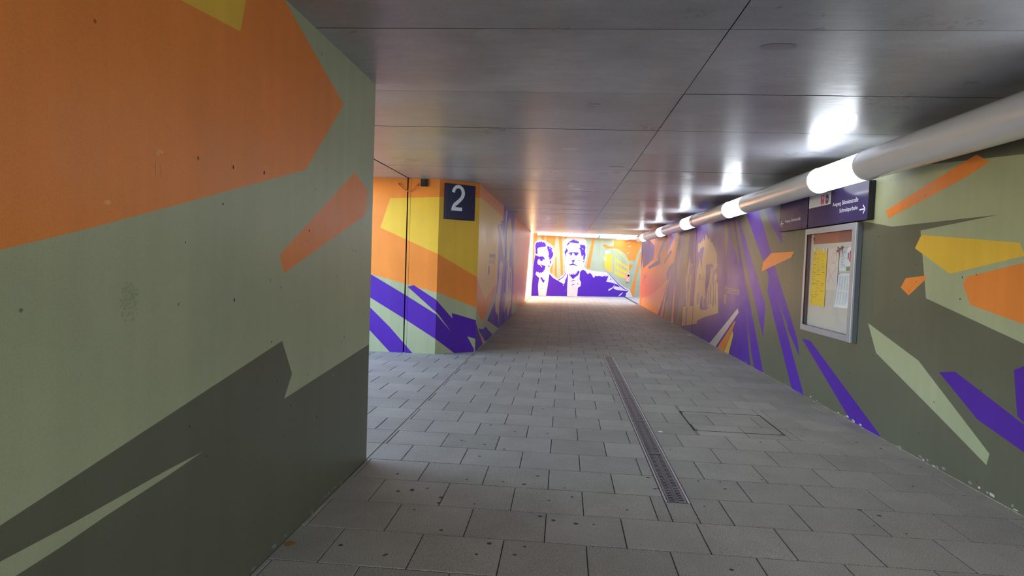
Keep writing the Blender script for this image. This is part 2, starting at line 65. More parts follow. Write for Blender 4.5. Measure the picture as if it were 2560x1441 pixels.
PTS={'far_top':[[0.043,2.727],[1.884,2.722],[5.445,2.792]],
'far_tube_top':[[0.037,2.863],[5.432,3.046]],
'far_lamp':[[4.176,2.864],[4.822,2.895],[4.944,2.901]],
'far_box':[[4.983,1.146],[5.148,1.15],[5.169,0.741],[5.003,0.738],[5.069,1.046]],
'far_end':[5.76,0.842],
'two':[[0.195,2.596],[0.204,2.629],[0.221,2.663],[0.253,2.695],[0.285,2.708],[0.318,2.713],[0.359,2.702],[0.397,2.673],[0.421,2.636],[0.432,2.589],[0.428,2.549],[0.411,2.509],[0.372,2.46],[0.325,2.417],[0.282,2.381],[0.261,2.357],[0.388,2.354],[0.39,2.3],[0.193,2.3],[0.194,2.329],[0.209,2.376],[0.233,2.413],[0.272,2.448],[0.322,2.49],[0.354,2.523],[0.37,2.564],[0.37,2.603],[0.358,2.634],[0.335,2.654],[0.309,2.658],[0.283,2.651],[0.264,2.632],[0.253,2.605],[0.247,2.58]],
'alt':[[11.896,1.205],[10.906,1.198],[10.892,1.117],[11.888,1.116]],
'alt_line':[[11.929,1.093],[10.889,1.098],[10.887,1.091],[11.927,1.084]],
'alt_block':[[11.913,1.057],[11.743,1.063],[11.735,0.883],[11.897,0.877]],
'lt':[[11.721,1.662],[12.766,1.679],[12.794,1.588],[11.745,1.579]],
'lt_line':[[11.707,1.557],[12.777,1.559],[12.778,1.554],[11.708,1.551]],
'lt2':[[11.716,1.523],[12.607,1.527],[12.625,1.468],[11.731,1.468]],
'lt_bar':[[11.723,1.421],[11.855,1.42],[11.845,1.247],[11.695,1.25]],
'rt_small':[[23.684,1.166],[23.169,1.176],[23.138,1.084],[23.651,0.882]],
'sgR_text1':[[7.19,2.279],[6.591,2.284],[6.586,2.241],[7.19,2.238]],
'sgR_text2':[[7.01,2.212],[6.594,2.199],[6.59,2.166],[7.004,2.163]],
'sgR_arrow':[[6.544,2.159],[6.432,2.161],[6.48,2.2],[6.474,2.114]],
'sgR_white':[[7.859,2.438],[7.24,2.433],[7.251,2.28],[7.844,2.284]],
'sgR_mag':[[7.523,2.41],[7.425,2.408],[7.421,2.301],[7.515,2.303]],
'sgR_bus':[[7.398,2.352],[7.3,2.347],[7.354,2.405],[7.346,2.294]],
'sgL_text':[[8.677,2.206],[8.126,2.203],[8.12,2.162],[8.67,2.162]],
'sgL_arrow':[[8.828,2.159],[8.728,2.156],[8.784,2.198],[8.799,2.116]],
'post_y':[[7.788,1.793],[7.368,1.773],[7.379,1.129],[7.814,1.123]],
'post_map':[[7.351,1.783],[7.065,1.772],[7.08,1.328],[7.36,1.325]],
'post_w1':[[7.035,1.76],[6.747,1.795],[6.758,1.538],[7.035,1.537]],
'post_w2':[[7.044,1.513],[6.745,1.521],[6.764,1.148],[7.081,1.144]],
'tag1':[[7.073,1.818],[6.859,1.725]],
'tag2':[[7.747,1.942],[7.578,1.861]],
'gum':[[-0.131,4.372],[-0.216,4.191],[0.126,3.6],[0.23,3.606],[-0.629,3.387],[-0.726,3.861],[-0.846,3.644],[-1.021,3.918],[0.061,4.17],[0.109,4.017],[-0.084,3.672],[-0.005,3.626],[-1.111,3.125],[-0.198,3.16],[-0.343,3.268],[-1.111,6.016],[-0.161,6.415],[-0.597,5.052],[-0.596,4.736],[-0.426,4.96],[-0.803,5.128],[-0.621,5.666],[0.7,4.272],[0.66,4.486],[-0.722,3.772],[-1.111,4.237],[-0.393,3.134],[0.449,3.863],[-0.848,3.062],[-0.151,3.26],[1.012,4.479],[1.166,4.48],[2.036,4.038],[1.789,5.605],[2.567,4.654],[2.064,3.781],[0.952,4.004],[0.902,3.171],[2.877,5.13],[1.924,3.869],[2.678,5.782],[1.951,4.119],[0.677,4.262]],
'scrap_black':[-0.935,3.955],
'scrap_white':[0.944,5.765],
'scrap2':[2.866,14.291],
'leaf':[-1.38,3.102]}

# ---------------------------------------------------------------- materials
def lin(r, g, b):
    f = lambda c: (c / 255 / 12.92) if c / 255 <= 0.04045 else ((c / 255 + 0.055) / 1.055) ** 2.4
    return (f(r), f(g), f(b), 1)
def node(t, kind, **kw):
    n = t.nodes.new(kind)
    for k, v in kw.items():
        if k in n.inputs: n.inputs[k].default_value = v
        else: setattr(n, k, v)
    return n
def base_mat(name):
    m = bpy.data.materials.new(name); m.use_nodes = True
    t = m.node_tree
    return m, t, t.nodes['Principled BSDF']
def simple(name, col, rough=.5, metal=0, noise=.12, scale=30, spec=.5, coat=0):
    m, t, b = base_mat(name)
    tc = node(t, 'ShaderNodeTexCoord'); nz = node(t, 'ShaderNodeTexNoise', Scale=scale, Detail=4.0)
    t.links.new(tc.outputs['Object'], nz.inputs['Vector'])
    mp = node(t, 'ShaderNodeMapRange'); mp.inputs[3].default_value = 1 - noise; mp.inputs[4].default_value = 1 + noise
    t.links.new(nz.outputs[0], mp.inputs[0])
    mx = node(t, 'ShaderNodeVectorMath', operation='SCALE'); mx.inputs[0].default_value = col[:3]
    t.links.new(mp.outputs[0], mx.inputs['Scale']); t.links.new(mx.outputs[0], b.inputs['Base Color'])
    b.inputs['Roughness'].default_value = rough; b.inputs['Metallic'].default_value = metal
    b.inputs['Specular IOR Level'].default_value = spec; b.inputs['Coat Weight'].default_value = coat
    return m
def chain_mul(t, a, bsock):
    mx = node(t, 'ShaderNodeMix', data_type='RGBA', blend_type='MULTIPLY'); mx.inputs[0].default_value = 1
    t.links.new(a, mx.inputs[6]); t.links.new(bsock, mx.inputs[7]); return mx.outputs[2]
def ramp(t, sock, stops):
    r = node(t, 'ShaderNodeValToRGB'); e = r.color_ramp.elements
    while len(e) < len(stops): e.new(.5)
    for i, (p, v) in enumerate(stops): e[i].position = p; e[i].color = (v, v, v, 1) if not isinstance(v, tuple) else v
    t.links.new(sock, r.inputs[0]); return r.outputs[0]
def paint(name, col, rough=.37):
    """satin wall paint on board-marked concrete: cloudy tone, faint runs, pinholes, shallow dents"""
    m, t, b = base_mat(name)
    tc = node(t, 'ShaderNodeTexCoord'); P = tc.outputs['Object']
    n1 = node(t, 'ShaderNodeTexNoise', Scale=1.3, Detail=6.0, Roughness=.6); t.links.new(P, n1.inputs['Vector'])
    mpg = node(t, 'ShaderNodeMapping'); mpg.inputs['Scale'].default_value = (9, 9, .5); t.links.new(P, mpg.inputs[0])
    n2 = node(t, 'ShaderNodeTexNoise', Scale=1.0, Detail=3.0); t.links.new(mpg.outputs[0], n2.inputs['Vector'])
    n3 = node(t, 'ShaderNodeTexNoise', Scale=160.0, Detail=2.0); t.links.new(P, n3.inputs['Vector'])
    vo = node(t, 'ShaderNodeTexVoronoi', Scale=4.2, Randomness=1.0); t.links.new(P, vo.inputs['Vector'])
    rgb = node(t, 'ShaderNodeRGB'); rgb.outputs[0].default_value = col
    c = chain_mul(t, rgb.outputs[0], ramp(t, n1.outputs[0], [(.3, .9), (.7, 1.06)]))
    c = chain_mul(t, c, ramp(t, n2.outputs[0], [(.3, .95), (.7, 1.03)]))
    c = chain_mul(t, c, ramp(t, n3.outputs[0], [(.3, .94), (.7, 1.05)]))
    c = chain_mul(t, c, ramp(t, vo.outputs['Distance'], [(.022, .45), (.034, 1.0)]))
    t.links.new(c, b.inputs['Base Color'])
    b.inputs['Specular IOR Level'].default_value = .26
    rr = ramp(t, n1.outputs[0], [(.3, rough - .05), (.7, rough + .07)]); t.links.new(rr, b.inputs['Roughness'])
    bp = node(t, 'ShaderNodeBump', Strength=.12, Distance=.01)
    ad = node(t, 'ShaderNodeMath', operation='ADD'); t.links.new(n1.outputs[0], ad.inputs[0])
    ml = node(t, 'ShaderNodeMath', operation='MULTIPLY'); ml.inputs[1].default_value = .06; t.links.new(n3.outputs[0], ml.inputs[0])
    t.links.new(ml.outputs[0], ad.inputs[1]); t.links.new(ad.outputs[0], bp.inputs['Height']); t.links.new(bp.outputs[0], b.inputs['Normal'])
    return m
def concrete(name, col, rough=.4, streak=(1.0, 3.4, 1), bump=.15, spread=.25):
    m, t, b = base_mat(name)
    tc = node(t, 'ShaderNodeTexCoord'); P = tc.outputs['Object']
    at = node(t, 'ShaderNodeAttribute', attribute_name='tint')
    n1 = node(t, 'ShaderNodeTexNoise', Scale=1.1, Detail=8.0, Roughness=.65); t.links.new(P, n1.inputs['Vector'])
    mpg = node(t, 'ShaderNodeMapping'); mpg.inputs['Scale'].default_value = streak; t.links.new(P, mpg.inputs[0])
    n2 = node(t, 'ShaderNodeTexNoise', Scale=5.0, Detail=5.0, Roughness=.55); t.links.new(mpg.outputs[0], n2.inputs['Vector'])
    n3 = node(t, 'ShaderNodeTexNoise', Scale=70.0, Detail=3.0); t.links.new(P, n3.inputs['Vector'])
    rgb = node(t, 'ShaderNodeRGB'); rgb.outputs[0].default_value = col
    c = chain_mul(t, rgb.outputs[0], ramp(t, n1.outputs[0], [(.3, 1 - spread), (.7, 1 + spread)]))
    c = chain_mul(t, c, ramp(t, n2.outputs[0], [(.3, .93), (.7, 1.06)]))
    c = chain_mul(t, c, ramp(t, n3.outputs[0], [(.3, .93), (.7, 1.06)]))
    c = chain_mul(t, c, at.outputs['Color'])
    t.links.new(c, b.inputs['Base Color'])
    rr = ramp(t, n1.outputs[0], [(.2, rough - .06), (.8, rough + .10)]); t.links.new(rr, b.inputs['Roughness'])
    bp = node(t, 'ShaderNodeBump', Strength=bump, Distance=.01); t.links.new(n2.outputs[0], bp.inputs['Height']); t.links.new(bp.outputs[0], b.inputs['Normal'])
    return m
def granite(name, col, rough=.62):
    m, t, b = base_mat(name)
    tc = node(t, 'ShaderNodeTexCoord'); P = tc.outputs['Object']
    at = node(t, 'ShaderNodeAttribute', attribute_name='tint')
    n1 = node(t, 'ShaderNodeTexNoise', Scale=2.2, Detail=6.0, Roughness=.6); t.links.new(P, n1.inputs['Vector'])
    n3 = node(t, 'ShaderNodeTexNoise', Scale=190.0, Detail=2.5, Roughness=.75); t.links.new(P, n3.inputs['Vector'])
    vo = node(t, 'ShaderNodeTexVoronoi', Scale=7.0); t.links.new(P, vo.inputs['Vector'])
    rgb = node(t, 'ShaderNodeRGB'); rgb.outputs[0].default_value = col
    c = chain_mul(t, rgb.outputs[0], ramp(t, n1.outputs[0], [(.3, .86), (.7, 1.1)]))
    c = chain_mul(t, c, ramp(t, n3.outputs[0], [(.36, .52), (.5, 1.0), (.64, 1.55)]))
    c = chain_mul(t, c, ramp(t, vo.outputs['Distance'], [(.03, .6), (.055, 1.0)]))
    c = chain_mul(t, c, at.outputs['Color'])
    t.links.new(c, b.inputs['Base Color'])
    b.inputs['Roughness'].default_value = rough
    bp = node(t, 'ShaderNodeBump', Strength=.25, Distance=.004); t.links.new(n3.outputs[0], bp.inputs['Height']); t.links.new(bp.outputs[0], b.inputs['Normal'])
    return m

M = {
 'green': paint('paint_sage_green', lin(166, 168, 136)),
 'grey': paint('paint_olive_grey', lin(100, 98, 82)),
 'orange': paint('paint_orange', lin(230, 134, 58)),
 'sunlit_peach': paint('paint_sunlit_peach', lin(244, 200, 146)),
 'amber': paint('paint_amber', lin(240, 160, 72)),
 'yellow': paint('paint_yellow', lin(228, 182, 66)),
 'purple': paint('paint_purple', lin(82, 38, 158)),
 'cream': paint('paint_cream', lin(210, 196, 188)),
 'tan': paint('paint_sand', lin(206, 172, 132)),
 'stain': paint('paint_stain', lin(152, 155, 125)),
 'scuff': paint('paint_scuff', lin(236, 160, 96)),
 'ceiling': concrete('soffit_concrete', lin(172, 172, 180), rough=.29, bump=.15),
 'concrete': concrete('raw_concrete', lin(140, 138, 134), rough=.7),
 'paver': granite('paver_granite', lin(150, 141, 131)),
 'joint': simple('joint_sand', lin(70, 66, 60), .95, noise=.3, scale=40),
 'filler': simple('joint_filler', lin(40, 38, 40), .8),
 'gum': simple('trodden_gum', lin(62, 58, 56), .7),
 'casing': simple('lacquered_casing', lin(236, 236, 246), .22, metal=.25, noise=.03, scale=4),
 'ring': simple('casing_ring', lin(120, 118, 120), .35, metal=.8),
 'steel': simple('galvanised_steel', lin(176, 166, 172), .38, metal=.75, noise=.15, scale=18),
 'dark_steel': simple('worn_grate', lin(118, 110, 114), .42, metal=.7, noise=.2, scale=25),
 'trough': simple('drain_trough', lin(22, 20, 20), .9),
 'navy': simple('navy_enamel', lin(14, 12, 66), .3, noise=.1, scale=6),
 'white': simple('white_enamel', lin(222, 228, 238), .4, noise=.04),
 'sign_dark': simple('sign_housing', lin(14, 13, 26), .45),
 'sign_blue': simple('sign_face_violet', lin(62, 52, 96), .2, noise=.22, scale=5),
 'sign_white': simple('sign_face_white', lin(214, 208, 218), .25, noise=.06),
 'magenta': simple('sign_magenta', lin(206, 70, 130), .3),
 'sign_grey': simple('sign_badge_grey', lin(70, 72, 84), .3),
 'frame': simple('anodised_frame', lin(188, 190, 204), .35, metal=.6, noise=.05),
 'frame_side': simple('anodised_side', lin(104, 112, 130), .4, metal=.4, noise=.06),
 'gasket': simple('black_gasket', lin(14, 13, 14), .6),
 'board': simple('notice_backboard', lin(206, 196, 190), .6, noise=.06, scale=3),
 'paper': simple('white_paper', lin(226, 226, 232), .7, noise=.03),
 'paper_y': simple('yellow_paper', lin(236, 198, 66), .7, noise=.05),
 'paper_m': simple('pinkish_paper', lin(222, 204, 200), .7, noise=.05),
 'header': simple('header_terracotta', lin(172, 116, 98), .5),
 'ink': simple('print_ink', lin(96, 88, 92), .7),
 'ink_b': simple('print_ink_blue', lin(140, 146, 186), .7),
 'ink_g': simple('print_green', lin(136, 150, 96), .7),
 'ink_r': simple('print_red', lin(170, 60, 70), .7),
 'marker': simple('marker_brown', lin(112, 72, 36), .5),
 'black': simple('black_plate', lin(12, 12, 14), .35),
 'scribble': simple('scratched_line', lin(110, 112, 116), .6),
 'cable': simple('painted_conduit', lin(214, 124, 70), .45),
 'callbox': simple('pink_box', lin(222, 160, 150), .4),
 'leafm': simple('dry_leaf', lin(140, 104, 40), .8),
}
m, t, b = base_mat('lamp_diffuser')
b.inputs['Base Color'].default_value = (.9, .93, .97, 1); b.inputs['Roughness'].default_value = .25
b.inputs['Emission Color'].default_value = (.86, .93, 1.0, 1); b.inputs['Emission Strength'].default_value = LAMP_STRENGTH
M['diffuser'] = m
m, t, b = base_mat('lamp_dimmed_side')
b.inputs['Base Color'].default_value = (.9, .93, .97, 1); b.inputs['Roughness'].default_value = .25
b.inputs['Emission Color'].default_value = (.86, .93, 1.0, 1); b.inputs['Emission Strength'].default_value = LAMP_STRENGTH * .1
M['diffuser_back'] = m
m, t, b = base_mat('case_glass')
out_ = t.nodes['Material Output']; t.nodes.remove(b)
tr = node(t, 'ShaderNodeBsdfTransparent'); gs = node(t, 'ShaderNodeBsdfGlossy'); gs.inputs['Roughness'].default_value = .03
fr = node(t, 'ShaderNodeFresnel', IOR=1.85); mxs = node(t, 'ShaderNodeMixShader')
geo = node(t, 'ShaderNodeNewGeometry'); fm = node(t, 'ShaderNodeMath', operation='SUBTRACT'); fm.inputs[0].default_value = 1.0
t.links.new(geo.outputs['Backfacing'], fm.inputs[1]); ff = node(t, 'ShaderNodeMath', operation='MULTIPLY'); t.links.new(fm.outputs[0], ff.inputs[0]); t.links.new(fr.outputs[0], ff.inputs[1])
t.links.new(ff.outputs[0], mxs.inputs[0]); t.links.new(tr.outputs[0], mxs.inputs[1]); t.links.new(gs.outputs[0], mxs.inputs[2]); t.links.new(mxs.outputs[0], out_.inputs['Surface'])
M['glass'] = m
m, t, b = base_mat('translucent_ring')
b.inputs['Base Color'].default_value = (.85, .88, .92, 1); b.inputs['Roughness'].default_value = .2
M['clear'] = m

# ---------------------------------------------------------------- mesh helpers
class MB:
    def __init__(s): s.v = []; s.f = []; s.m = []; s.tint = []
    def face(s, pts, mat='concrete', tint=1.0):
        i = len(s.v); s.v += [tuple(p) for p in pts]; s.f.append(tuple(range(i, i + len(pts)))); s.m.append(mat); s.tint.append(tint)
    def box(s, x0, x1, y0, y1, z0, z1, mat='concrete', tint=1.0):
        p = [Vector((x, y, z)) for z in (z0, z1) for y in (y0, y1) for x in (x0, x1)]
        for q in ((0, 2, 3, 1), (4, 5, 7, 6), (0, 1, 5, 4), (2, 6, 7, 3), (0, 4, 6, 2), (1, 3, 7, 5)):
            s.face([p[k] for k in q], mat, tint)
    def bevelbox(s, x0, x1, y0, y1, z0, z1, c, mat):
        """box whose twelve edges are chamfered by c"""
        def ring(z, d): return [(x0 + d, y0 + d, z), (x1 - d, y0 + d, z), (x1 - d, y1 - d, z), (x0 + d, y1 - d, z)]
        R_ = [ring(z0, c), ring(z0 + c, 0), ring(z1 - c, 0), ring(z1, c)]
        s.face(R_[0][::-1], mat); s.face(R_[3], mat)
        for a, b2 in zip(R_[:-1], R_[1:]):
            for k in range(4): s.face([a[k], a[(k + 1) % 4], b2[(k + 1) % 4], b2[k]], mat)
    def tube(s, path, r, seg=12, mat='steel', closed_ends=True):
        path = [Vector(p) for p in path]; rings = []
        for i, p in enumerate(path):
            d = (path[min(i + 1, len(path) - 1)] - path[max(i - 1, 0)]).normalized()
            a = d.cross(Vector((0, 0, 1)) if abs(d.z) < .9 else Vector((1, 0, 0))).normalized(); bb = d.cross(a)
            rr = r[i] if isinstance(r, (list, tuple)) else r
            rings.append([p + (a * math.cos(2 * math.pi * k / seg) + bb * math.sin(2 * math.pi * k / seg)) * rr for k in range(seg)])
        for a, b2 in zip(rings[:-1], rings[1:]):
            for k in range(seg): s.face([a[k], b2[k], b2[(k + 1) % seg], a[(k + 1) % seg]], mat)
        if closed_ends: s.face(rings[0], mat); s.face(rings[-1][::-1], mat)
    def build(s, name, parent=None, smooth=False, merge=False):
        me = bpy.data.meshes.new(name); me.from_pydata(s.v, [], s.f)
        names = []
        for k in s.m:
            if k not in names: names.append(k)
        for k in names: me.materials.append(M[k])
        me.polygons.foreach_set('material_index', [names.index(k) for k in s.m])
        at = me.attributes.new('tint', 'FLOAT_COLOR', 'FACE')
        at.data.foreach_set('color', [c for tt in s.tint for c in (tt, tt, tt, 1.0)])
        if merge:
            import bmesh
            bm = bmesh.new(); bm.from_mesh(me); bmesh.ops.remove_doubles(bm, verts=bm.verts, dist=1e-4)
            bmesh.ops.recalc_face_normals(bm, faces=bm.faces); bm.to_mesh(me); bm.free()
        if smooth:
            me.polygons.foreach_set('use_smooth', [True] * len(me.polygons))
            me.set_sharp_from_angle(angle=math.radians(35))
        me.update()
        o = bpy.data.objects.new(name, me); COL.objects.link(o)
        if parent: o.parent = parent; o.matrix_parent_inverse = parent.matrix_world.inverted() if False else Matrix.Translation(-parent.location)
        return o
def tag(o, label=None, cat=None, group=None, kind=None):
    if label: o['label'] = label
    if cat: o['category'] = cat
    if group: o['group'] = group
    if kind: o['kind'] = kind
    return o
def empty(name, loc, label, cat, group=None):
    o = bpy.data.objects.new(name, None); o.empty_display_size = .1; o.location = loc; COL.objects.link(o)
    return tag(o, label, cat, group)

def clip(poly, s0, s1, z0, z1):
    for ax, lim, sg in ((0, s0, 1), (0, s1, -1), (1, z0, 1), (1, z1, -1)):
        out = []
        for i in range(len(poly)):
            a, c = poly[i], poly[(i + 1) % len(poly)]
            da, dc = (a[ax] - lim) * sg, (c[ax] - lim) * sg
            if da >= 0: out.append(a)
            if (da > 0 and dc < 0) or (da < 0 and dc > 0):
                k = da / (da - dc); out.append((a[0] + (c[0] - a[0]) * k, a[1] + (c[1] - a[1]) * k))
        poly = out
        if len(poly) < 3: return []
    res = []
    for p in poly:
        if not res or (abs(p[0] - res[-1][0]) + abs(p[1] - res[-1][1])) > 1e-5: res.append(p)
    ar = sum(res[i][0] * res[(i + 1) % len(res)][1] - res[(i + 1) % len(res)][0] * res[i][1] for i in range(len(res)))
    if abs(ar) < 1e-6 or len(res) < 3: return []
    return res if ar > 0 else res[::-1]

def inside(q, x, y):
    r = False; j = len(q) - 1
    for i in range(len(q)):
        if (q[i][1] > y) != (q[j][1] > y) and x < (q[j][0] - q[i][0]) * (y - q[i][1]) / (q[j][1] - q[i][1]) + q[i][0]: r = not r
        j = i
    return r

def painted_wall(name, O, S, N, s0, s1, z0, z1, thick, bgc, polys, extra=None, parent=None, end='filler'):
    """slab whose front face carries the painted fields; O origin, S along-wall direction, N direction it faces"""
    O, S, N = Vector(O), Vector(S), Vector(N)
    mb = MB() if extra is None else extra
    lists = [(bgc, clip([(s0, z0), (s1, z0), (s1, z1), (s0, z1)], s0, s1, z0, z1))]
    for c, p in polys:
        q = clip([tuple(x) for x in p], s0, s1, z0, z1)
        if q: lists.append((c, q))
    vs_, fs_ = [], []
    for c, q in lists:
        i = len(vs_); vs_ += [Vector(p) for p in q]; fs_.append(list(range(i, i + len(q))))
    ov, oe, of, _, _, orig = delaunay_2d_cdt(vs_, [], fs_, 1, 1e-5)
    flip = S.cross(Vector((0, 0, 1))).dot(N) < 0
    P = lambda s, z, d=0: O + S * s + Vector((0, 0, z)) + N * d
    base = len(mb.v); mb.v += [tuple(P(v[0], v[1])) for v in ov]
    boxes = [(min(p[0] for p in q), max(p[0] for p in q), min(p[1] for p in q), max(p[1] for p in q)) for _, q in lists]
    for f in of:
        cx = sum(ov[k][0] for k in f) / len(f); cz = sum(ov[k][1] for k in f) / len(f); hit = 0
        for n_ in range(len(lists) - 1, 0, -1):
            b4 = boxes[n_]
            if b4[0] <= cx <= b4[1] and b4[2] <= cz <= b4[3] and inside(lists[n_][1], cx, cz): hit = n_; break
        f = [base + k for k in f]
        mb.f.append(tuple(f[::-1] if flip else f)); mb.m.append(lists[hit][0]); mb.tint.append(1.0)
    a, bq, c, d = (s0, z0), (s1, z0), (s1, z1), (s0, z1)
    for (p, q) in ((a, bq), (bq, c), (c, d), (d, a)):
        mb.face([P(*p), P(*p, -thick), P(*q, -thick), P(*q)][::-1 if flip else 1], 'concrete' if (p, q) != (bq, c) and (p, q) != (d, a) else (bgc if end == 'paint' else end))
    mb.face([P(*a, -thick), P(*d, -thick), P(*c, -thick), P(*bq, -thick)][::-1 if flip else 1], 'concrete')
    if extra is not None: return None
    o = mb.build(name, parent)
    return o

FONT_CACHE = {}
def text_faces(txt):
    """outline triangles of a line of text, normalised to its own bounding box 0..1, 0..1"""
    if txt in FONT_CACHE: return FONT_CACHE[txt]
    cu = bpy.data.curves.new('lettering', 'FONT'); cu.body = txt; cu.size = 1; cu.resolution_u = 4
    o = bpy.data.objects.new('lettering', cu); COL.objects.link(o)
    bpy.context.view_layer.update()
    me = o.evaluated_get(bpy.context.evaluated_depsgraph_get()).to_mesh()
    vs_ = [(v.co.x, v.co.y) for v in me.vertices]; fs_ = [tuple(p.vertices) for p in me.polygons]
    o.evaluated_get(bpy.context.evaluated_depsgraph_get()).to_mesh_clear()
    bpy.data.objects.remove(o); bpy.data.curves.remove(cu)
    xs = [v[0] for v in vs_]; ys = [v[1] for v in vs_]
    x0, x1, y0, y1 = min(xs), max(xs), min(ys), max(ys)
    vs_ = [((x - x0) / (x1 - x0), (y - y0) / (y1 - y0)) for x, y in vs_]
    FONT_CACHE[txt] = (vs_, fs_); return FONT_CACHE[txt]
def add_text(mb, txt, quad, mat):
    """quad = lower-left, lower-right, upper-left points in the world"""
    ll, lr, ul = [Vector(q) for q in quad]
    vs_, fs_ = text_faces(txt); i = len(mb.v)
    mb.v += [tuple(ll + (lr - ll) * x + (ul - ll) * y) for x, y in vs_]
    for f in fs_: mb.f.append(tuple(i + k for k in f)); mb.m.append(mat); mb.tint.append(1.0)
def flat(mb, pts, mat): mb.face(pts, mat)

# ================================================================ THE SETTING
UP = Vector((0, 0, 1))
# ---- left wall in front of the side passage
mb = MB()
stain = []
rs = random.Random(3)
def on_L(y, z, d=.0012): return Vector((XL + d, y, z))
painted_wall('', (XL, 0, 0), (0, 1, 0), (1, 0, 0), Y_BACK, Y_CORNER, 0, ZC, .45, 'green', MURALS['left_near'], mb, end='paint')
# handprint-like smudge and chips on the paint
def blob(mb, fn, cy_, cz, ry, rz, mat, n=9, rnd=rs):
    mb.face([fn(cy_ + ry * math.cos(a) * rnd.uniform(.6, 1.1), cz + rz * math.sin(a) * rnd.uniform(.6, 1.1)) for a in [2 * math.pi * k / n for k in range(n)]][::-1], mat)
for zz, half in ((1.405, .022), (1.392, .034), (1.380, .04), (1.366, .042), (1.352, .045), (1.336, .045), (1.322, .04), (1.303, .044), (1.282, .036)):
    for k in range(int(half * 300)):
        blob(mb, lambda y, z: Vector((XL + .0012 + .00002 * k, y, z)), 1.93 + rs.uniform(-half, half), zz + rs.uniform(-.005, .005), rs.uniform(.003, .008), rs.uniform(.002, .005), 'stain', 7)
for y_, z_, ry, rz in ((2.075, 1.86, .028, .006), (2.065, 1.85, .012, .008), (1.83, 1.66, .015, .010), (2.06, 1.80, .003, .03), (2.09, 1.80, .003, .03)):
    blob(mb, on_L, y_, z_, ry, rz, 'scuff')
for k in range(26):
    blob(mb, on_L, rs.uniform(1.6, 4.4), rs.uniform(.2, 1.9), rs.uniform(.003, .007), rs.uniform(.004, .012), 'filler', 6)
for k in range(9):
    blob(mb, on_L, rs.uniform(2.6, 4.3), rs.uniform(.5, 1.9), .003, rs.uniform(.006, .014), 'cream', 5)
for k in range(14):
    blob(mb, on_L, rs.uniform(2.5, 4.45), rs.uniform(.0, .03), rs.uniform(.01, .03), .008, 'concrete', 7)
tag(mb.build('wall_left'), kind='structure')
# ---- the wall facing us across the side passage, in two lengths with a joint between
XJ = -2.49
o = painted_wall('wall_passage', (0, Y_FACE, 0), (1, 0, 0), (0, -1, 0), X_PASS - 5, XJ - .03, 0, ZC, .5, 'orange', MURALS['facing']); tag(o, kind='structure')
mb = MB()
painted_wall('', (0, Y_FACE, 0), (1, 0, 0), (0, -1, 0), XJ + .03, -2.0, 0, ZC, .46, 'orange', MURALS['facing'], mb)
def ringmark(mb, fn, cs, cz, r, mat, w=.006, n=20, flip=False):
    for k in range(n):
        a0, a1 = 2 * math.pi * k / n, 2 * math.pi * (k + 1) / n
        q = [fn(cs + r * math.cos(a0), cz + r * math.sin(a0)), fn(cs + r * math.cos(a1), cz + r * math.sin(a1)),
             fn(cs + (r - w) * math.cos(a1), cz + (r - w) * math.sin(a1)), fn(cs + (r - w) * math.cos(a0), cz + (r - w) * math.sin(a0))]
        mb.face(q[::-1] if flip else q, mat)
ringmark(mb, lambda s, z: Vector((s, Y_FACE - .001, z)), -2.245, 2.15, .028, 'tan', .004)
tag(mb.build('wall_passage_end'), kind='structure')
mb = MB(); mb.box(XJ - .03, XJ + .03, Y_FACE + .07, Y_FACE + .3, 0, ZC, 'filler')
painted_wall('', (0, Y_FACE + .006, 0), (1, 0, 0), (0, -1, 0), XJ - .012, XJ + .025, 0, ZC, .06, 'orange', MURALS['facing'], mb)
tag(mb.build('trim_1'), kind='structure')
# ---- splayed corner
a_, b_ = Vector((-2.0, Y_FACE, 0)), Vector((XL, Y_COL, 0)); tdir = (b_ - a_).normalized(); nrm = Vector((tdir.y, -tdir.x, 0))
CHL = (b_ - a_).length
o = painted_wall('wall_corner', a_, tdir, nrm, 0, CHL, 0, ZC, .12, 'orange', MURALS['chamfer']); tag(o, kind='structure')
# ---- left wall beyond the passage: two lengths
JL = 15.0
mb = MB()
painted_wall('', (XL, 0, 0), (0, 1, 0), (1, 0, 0), Y_COL, JL - .012, 0, ZC, .3, 'orange', MURALS['left_far'], mb)
p = PTS['lt']; add_text(mb, 'Gottfried Hein', [on_L(p[3][0], p[3][1]), on_L(p[2][0], p[3][1]), on_L(p[0][0], p[1][1])], 'purple')
p = PTS['lt_line']; mb.face([on_L(p[0][0], 1.551), on_L(p[1][0], 1.551), on_L(p[1][0], 1.558), on_L(p[0][0], 1.558)], 'purple')
p = PTS['lt2']; add_text(mb, '1842\u20131912', [on_L(p[3][0], p[3][1]), on_L(p[2][0], p[3][1]), on_L(p[0][0], p[1][1])], 'purple')
p = PTS['lt_bar']
for k in range(5): mb.face([on_L(11.70 + .03 * k, 1.25), on_L(11.718 + .03 * k, 1.25), on_L(11.718 + .03 * k, 1.42), on_L(11.70 + .03 * k, 1.42)], 'purple')
tag(mb.build('wall_left_middle'), kind='structure')
o = painted_wall('wall_left_far', (XL, 0, 0), (0, 1, 0), (1, 0, 0), JL + .012, 28.3, 0, ZC, .3, 'orange', MURALS['left_far'] + [['sunlit_peach', [[23.1, -.1], [28.4, -.1], [28.4, 2.9], [25.3, 2.9]]]]); tag(o, kind='structure')  # slanted peach field puts the sunlit stretch into the wall colour
mb = MB(); mb.box(XL - .2, XL - .03, JL - .012, JL + .012, 0, ZC, 'filler'); tag(mb.build('trim_2'), kind='structure')
